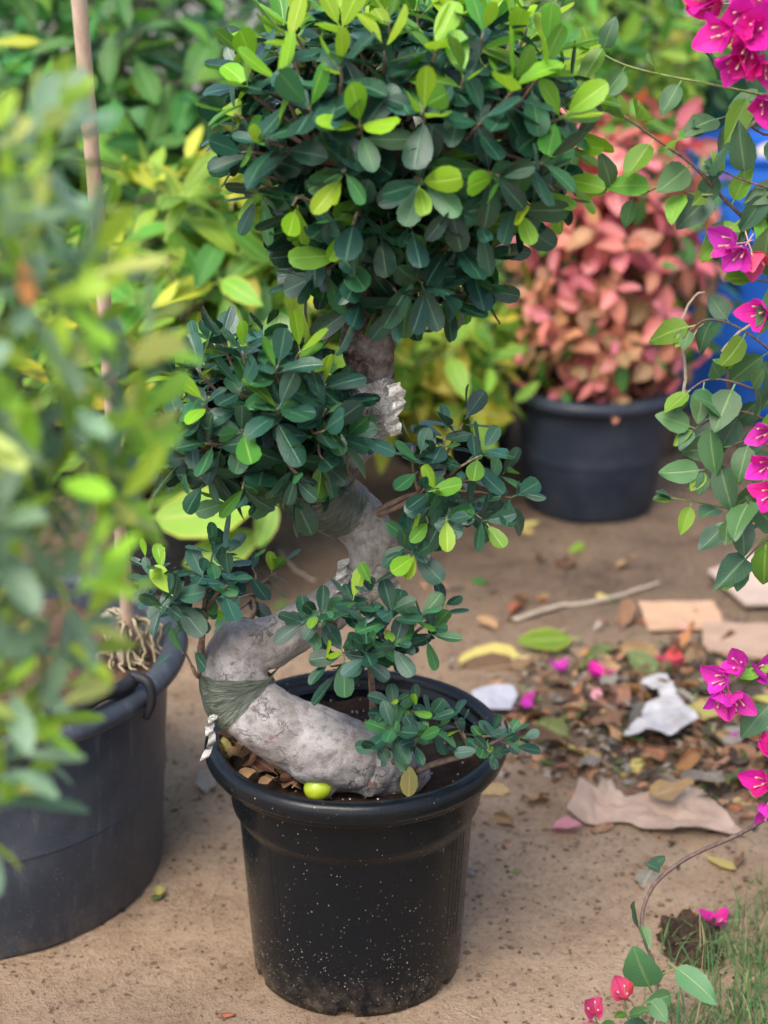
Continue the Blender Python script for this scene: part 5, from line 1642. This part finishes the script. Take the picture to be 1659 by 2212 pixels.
LS = {'dead_brown': 'lone brown dead leaf on the sandy ground', 'dead_orange': 'lone orange fallen leaf on the sandy ground', 'dead_tan': 'lone tan curled leaf on the sandy ground', 'back_lime': 'lone bright lime green leaf on the dark earth behind the fig',
      'dead_yellow': 'lone yellow fallen leaf on the sandy ground', 'bract_pale': 'lone faded pink bract on the sand before the brown paper', 'bract_violet': 'lone violet bract on the ground against the black pot', 'dead_green': 'lone olive green leaf on the sandy ground',
      'dead_grey': 'lone grey withered leaf on the sandy ground', 'back_green': 'lone dark green leaf on the ground behind the fig trunk'}
LM2 = [(*_g(1260, 1320), 'beside the long pale twig'), (*_g(1330, 1090), 'in front of the red shrub pot'), (*_g(1060, 1690), 'right beside the black pot'), (*_g(1300, 1830), 'in front of the brown paper'), (*_g(340, 1930), 'at the foot of the big tub'),
       (*_g(1500, 1960), 'by the dark clod'), (*_g(1120, 1370), 'near the long yellow green leaf'), (*_g(1540, 1850), 'under the trailing bougainvillea stem'), (*_g(420, 2210), 'on the sand in front of the two pots'), (*_g(600, 1310), 'behind the fig trunk'), (*_g(1190, 1190), 'on the dark earth behind the fig')]
def lone_label(px, py, mn):
    q = _g(px, py)
    return LS[mn].split(' on the ')[0] + ' lying ' + min(LM2, key=lambda e: math.hypot(e[0] - q[0], e[1] - q[1]))[2]
for px, py, mn in SC:
    k = 'bract' if 'bract' in mn else ('flat' if rnd.random() < 0.5 and mn in ('back_lime', 'dead_yellow', 'dead_green', 'back_green') else 'dead')
    single = fallen(px, py, (rnd.uniform(-1, 1), rnd.uniform(-1, 1), 0.05), rnd.uniform(0.04, 0.066) if py < 1900 else 0.034, k, rnd.randrange(len(SH[k])), mn, lone_label(px, py, mn), lone_label(px, py, mn) + ', one of several', 0.006)
# named big leaves and flowers
fallen(1235, 1395, (-1, -0.25, 0.05), 0.125, 'flat', 0, 'back_lime', 'large bright green leaf lying behind the litter heap', None, 0.02, (0, -0.6, 1))
fallen(1125, 1428, (-1, -0.12, 0.02), 0.135, 'flat', 1, 'dead_yellow', 'long yellow green leaf lying behind the black pot', None, 0.012, (0, -0.7, 1))
fallen(1120, 1440, (-1, -0.2, 0.0), 0.13, 'dead', 4, 'dead_brown', 'long brown leaf lying under the yellow green leaf', None, 0.008, (0, -0.7, 1))
fallen(1400, 1752, (0.9, 0.2, 0.1), 0.085, 'dead', 2, 'dead_tan', 'crumpled tan leaf resting on the brown paper', None, 0.03)
def flower_fallen(px, py, mname, label, size=0.034):
    p = on_ground(px, py, 0)
    p.z = gz(p.x, p.y) + 0.012
    e = empty('fallen_flower', p)
    tag(e, label, 'flower')
    b = MB()
    curve_tube(b, [p + Vector((-0.012, -0.004, -0.006)), p, p + Vector((0.012, 0.006, 0.008))], 0.001, 0.0015, 5, 3)
    b.build('flower_tube', M['stamen'], e)
    a0 = rnd.uniform(0, 6)
    for k in range(3):
        a = a0 + k * 2.1
        d = Vector((math.cos(a), math.sin(a), 0.45))
        link('bract', leaf_mesh('bract', k, mname), e, leafM(p, d, UP + rv(0.3), size))
flower_fallen(1545, 2005, 'bract_magenta', 'pink bougainvillea flower fallen at the edge of the grass', 0.036)
flower_fallen(1293, 1478, 'bract_magenta', 'hot pink flower lying on the litter heap behind the white paper', 0.04)
flower_fallen(1210, 1460, 'bract_violet', 'pink flower lying on the litter heap near the lime green leaf', 0.03)
flower_fallen(1450, 1450, 'bract_coral', 'red flower lying on the litter heap before the cardboard', 0.045)

# sheets of card and paper
from mathutils.geometry import delaunay_2d_cdt
def cut_sheet(name, outline, m, label, cat, thick=0.0012, lift=0.01, step=0.014, crumple=0.006, jag=0.0, z_of=None, seed=0.0):
    """a piece with the outline's own shape: outline points lie on the ground"""
    P = [on_ground(px, py, lift) for px, py in outline]
    ring = []
    for a, c in zip(P, P[1:] + P[:1]):
        k = max(1, int((c - a).length / step))
        for q in range(k):
            w_ = a.lerp(c, q / k)
            if jag:
                w_ = w_ + Vector((noise.noise(w_ * 60 + Vector((seed, 0, 0))), noise.noise(w_ * 60 + Vector((0, seed, 5))), 0)) * jag
            ring.append((w_.x, w_.y))
    def inside(x, y):
        r = False
        for (x0, y0), (x1, y1) in zip(ring, ring[1:] + ring[:1]):
            if (y0 > y) != (y1 > y) and x < (x1 - x0) * (y - y0) / (y1 - y0) + x0:
                r = not r
        return r
    xs, ys = [q[0] for q in ring], [q[1] for q in ring]
    pts = list(ring)
    y = min(ys)
    while y < max(ys):
        x = min(xs)
        while x < max(xs):
            q = (x + rnd.uniform(-0.3, 0.3) * step, y + rnd.uniform(-0.3, 0.3) * step)
            if inside(*q) and min(math.hypot(q[0] - e[0], q[1] - e[1]) for e in ring) > step * 0.45:
                pts.append(q)
            x += step
        y += step
    n = len(ring)
    vo, ed, fo = delaunay_2d_cdt([Vector(q) for q in pts], [(k, (k + 1) % n) for k in range(n)], [], 0, 1e-6)[:3]
    fo = [f for f in fo if inside(sum(vo[k].x for k in f) / 3, sum(vo[k].y for k in f) / 3)]
    cx, cy = sum(xs) / n, sum(ys) / n
    top = []
    for q in vo:
        # creases: folded planes rather than smooth waves
        cr = abs(noise.noise(Vector((q.x * 13 + seed, q.y * 13, 1)))) + 0.6 * abs(noise.noise(Vector((q.x * 31 + seed, q.y * 31, 4))))
        z = gz(q.x, q.y) + lift + crumple * cr
        if z_of:
            z += z_of(q.x - cx, q.y - cy)
        top.append(Vector((q.x, q.y, z)))
    N1 = len(top)
    v = top + [p - UP * thick for p in top]
    f = [tuple(q) for q in fo] + [tuple(k + N1 for k in reversed(q)) for q in fo]
    cnt_ = {}
    for q in fo:
        for k in range(3):
            e = (q[k], q[(k + 1) % 3])
            cnt_[e] = 1
    for (a, c) in list(cnt_):
        if (c, a) not in cnt_:
            f.append((c, a, a + N1, c + N1))
    b = MB()
    b.add(v, f)
    return tag(b.build(name, M[m], None, smooth=False), label, cat)
def fold_z(x, y):
    e = max(0.0, 1 - abs(x + 0.16 - 0.5 * (y + 0.02)) / 0.045)
    return 0.048 * e + 0.018 * max(0, math.sin(x * 24 + 1)) * max(0, 1 - (y + 0.09) / 0.06 if y > -0.09 else 1)
cut_sheet('brown_paper', [(1222, 1782), (1290, 1778), (1345, 1772), (1400, 1792), (1450, 1800), (1540, 1798), (1614, 1806), (1560, 1752), (1494, 1682), (1450, 1700), (1405, 1712), (1350, 1722), (1322, 1696), (1300, 1708), (1290, 1722), (1250, 1726), (1240, 1755)],
          'paper_brown', 'creased brown paper sheet with a folded corner in front of the litter heap', 'paper', 0.0012, 0.008, 0.014, 0.012, 0.002, fold_z, 1.0)
cut_sheet('cardboard_sheet', [(1402, 1362), (1480, 1360), (1565, 1352), (1556, 1322), (1540, 1296), (1379, 1299)], 'cardboard_tan', 'flat tan cardboard piece with leaves on it behind the litter heap', 'cardboard', 0.004, 0.010, 0.03, 0.004, 0.001, None, 2.0)
cut_sheet('cardboard_sheet', [(1518, 1388), (1530, 1404), (1600, 1418), (1700, 1440), (1790, 1462), (1790, 1350), (1650, 1344), (1518, 1340)], 'cardboard', 'pinkish brown cardboard slab lying right of the tan cardboard', 'cardboard', 0.008, 0.026, 0.035, 0.005, 0.001, None, 3.0)
cut_sheet('cardboard_sheet', [(1610, 1302), (1800, 1300), (1800, 1180), (1640, 1190), (1530, 1230), (1560, 1258)], 'cardboard_pale', 'pale grey pink cardboard slab lying furthest back', 'cardboard', 0.008, 0.022, 0.04, 0.005, 0.001, None, 4.0)
cut_sheet('cardboard_sheet', [(1620, 1502), (1760, 1530), (1760, 1470), (1620, 1476)], 'cardboard_tan', 'small tan cardboard strip beside the pink flower cluster', 'cardboard', 0.004, 0.014, 0.03, 0.004, 0.001, None, 5.0)
cut_sheet('paper_scrap', [(1030, 1534), (1104, 1532), (1118, 1500), (1108, 1480), (1060, 1478), (1016, 1492)], 'paper_lilac', 'smooth lilac white paper scrap right behind the black pot rim', 'paper', 0.0012, 0.016, 0.018, 0.008, 0.003, None, 6.0)
cut_sheet('paper_scrap', [(1348, 1596), (1395, 1588), (1440, 1600), (1470, 1584), (1508, 1566), (1480, 1535), (1462, 1512), (1440, 1468), (1405, 1466), (1384, 1480), (1420, 1500), (1430, 1520), (1395, 1530), (1385, 1556), (1360, 1575)],
          'paper_white', 'torn white printed paper lying on top of the litter heap', 'paper', 0.0012, 0.034, 0.014, 0.016, 0.006, None, 7.0)
# twigs
def twig(pts, r, label):
    b = MB()
    P = []
    for px, py in pts:
        p = on_ground(px, py, 0)
        p.z = gz(p.x, p.y) + r + 0.002
        P.append(p)
    curve_tube(b, P, r, r * 0.6, 7, 6, 0.002)
    tag(b.build('fallen_twig', M['twig_pale']), label, 'twig')
twig([(1110, 1345), (1200, 1318), (1300, 1300), (1390, 1275), (1425, 1262)], 0.006, 'long pale twig lying across the bare earth behind the fig')
twig([(1130, 1395), (1190, 1372), (1230, 1362)], 0.003, 'short thin twig on the sand beside the big green leaf')
twig([(600, 1190), (640, 1235), (680, 1260)], 0.005, 'grey twig on the earth behind the fig sprouts')
twig([(985, 2170), (1010, 2190), (1040, 2200)], 0.0012, 'tiny dry stalk on the sand at the foot of the black pot')

# soil clod
def clod():
    c = on_ground(1496, 2030, 0.0)
    b = MB()
    n = 40
    v, f = [], []
    for j in range(n + 1):
        for i in range(n + 1):
            x, y = (i / n - 0.5) * 0.11, (j / n - 0.5) * 0.15
            e = 1 - (x / 0.050) ** 2 - (y / 0.070) ** 2 + 0.9 * noise.noise(Vector((x * 38, y * 38, 1)))
            h = 0.026 * max(0.0, min(1.0, e * 1.6)) * (0.55 + 0.8 * abs(noise.noise(Vector((x * 60, y * 60, 4))))) + 0.006 * noise.noise(Vector((x * 150, y * 150, 2)))
            v.append(Vector((c.x + x, c.y + y, gz(c.x + x, c.y + y) + (h if e > 0 else -0.006))))
    for j in range(n):
        for i in range(n):
            a = j * (n + 1) + i
            f.append((a, a + 1, a + n + 2, a + n + 1))
    b.add(v, f)
    tag(b.build('soil_clod', M['clod'], smooth=False), 'broken dark clod of earth at the edge of the grass', 'soil')
    b = MB()
    base = [(1, 0, 0), (-0.6, 0.8, 0), (-0.5, -0.8, 0.1), (0.1, 0.1, 0.8), (0, 0, -0.5)]
    fc = [(0, 1, 3), (1, 2, 3), (2, 0, 3), (1, 0, 4), (2, 1, 4), (0, 2, 4)]
    for _ in range(220):
        a, rr = rnd.uniform(0, 6.28), abs(rnd.gauss(0, 0.036))
        x, y = c.x + rr * math.cos(a), c.y + rr * 1.3 * math.sin(a)
        s_ = rnd.uniform(0.0012, 0.005)
        rot = Matrix.Rotation(rnd.uniform(0, 6.28), 3, rv())
        zz = gz(x, y) + s_ * 0.4 + (0.014 * max(0, 1 - rr / 0.045))
        b.add([rot @ (Vector(p) * s_) + Vector((x, y, zz)) for p in base], fc)
    tag(b.build('clod_crumbs', M['clod'], smooth=False), 'dark crumbs scattered round the broken clod of earth', 'soil', kind='stuff')
clod()

# ------------------------------------------------------------------ grass
def grass():
    b = MB()
    n = 0
    while n < 11000:
        x, y = rnd.uniform(0.28, 1.15), rnd.uniform(1.70, 2.62)
        e = on_edge = 0.455 - (2.35 - y) * 0.42 + 0.09 * noise.noise(Vector((x * 11, y * 11, 0)))
        if y > 2.35:
            e = 0.455 + (y - 2.35) * 0.75 + 0.09 * noise.noise(Vector((x * 11, y * 11, 0)))
        t = (x - e) / 0.10
        if rnd.random() > min(1.0, t) * (1.0 if y < 2.45 else max(0, 1 - (y - 2.45) / 0.17)):
            continue
        if noise.noise(Vector((x * 24, y * 24, 8))) < rnd.uniform(-0.6, 0.15) - 0.25 * max(0, t - 1):
            continue
        tall = rnd.random() < 0.05
        L = rnd.uniform(0.09, 0.17) if tall else rnd.uniform(0.03, 0.09)
        lean = rv(1.0)
        lean.z = 0
        lean *= rnd.uniform(0.3, 1.5) * (0.3 if tall else 1)
        w_ = rnd.uniform(0.0009, 0.0019)
        a = rnd.uniform(0, 6.28)
        side = Vector((math.cos(a), math.sin(a), 0))
        p0 = Vector((x, y, gz(x, y) - 0.002))
        v, uv = [], []
        for k in range(4):
            t_ = k / 3
            p = p0 + UP * L * (t_ * 0.85 - 0.42 * t_ * t_ * lean.length) + lean * L * (0.25 * t_ + 0.6 * t_ * t_)
            ww = w_ * (1 - t_ ** 1.6)
            v += [p - side * ww, p + side * ww]
            uv += [(0.3, t_), (0.7, t_)]
        b.add(v, [(0, 1, 3, 2), (2, 3, 5, 4), (4, 5, 7, 6)], uv, 1 if rnd.random() < 0.12 else 0)
        n += 1
    o = b.build('grass', [M['blade'], M['blade_dry']])
    tag(o, 'short wiry grey green grass growing at the edge of the sand', 'grass', kind='stuff')
grass()
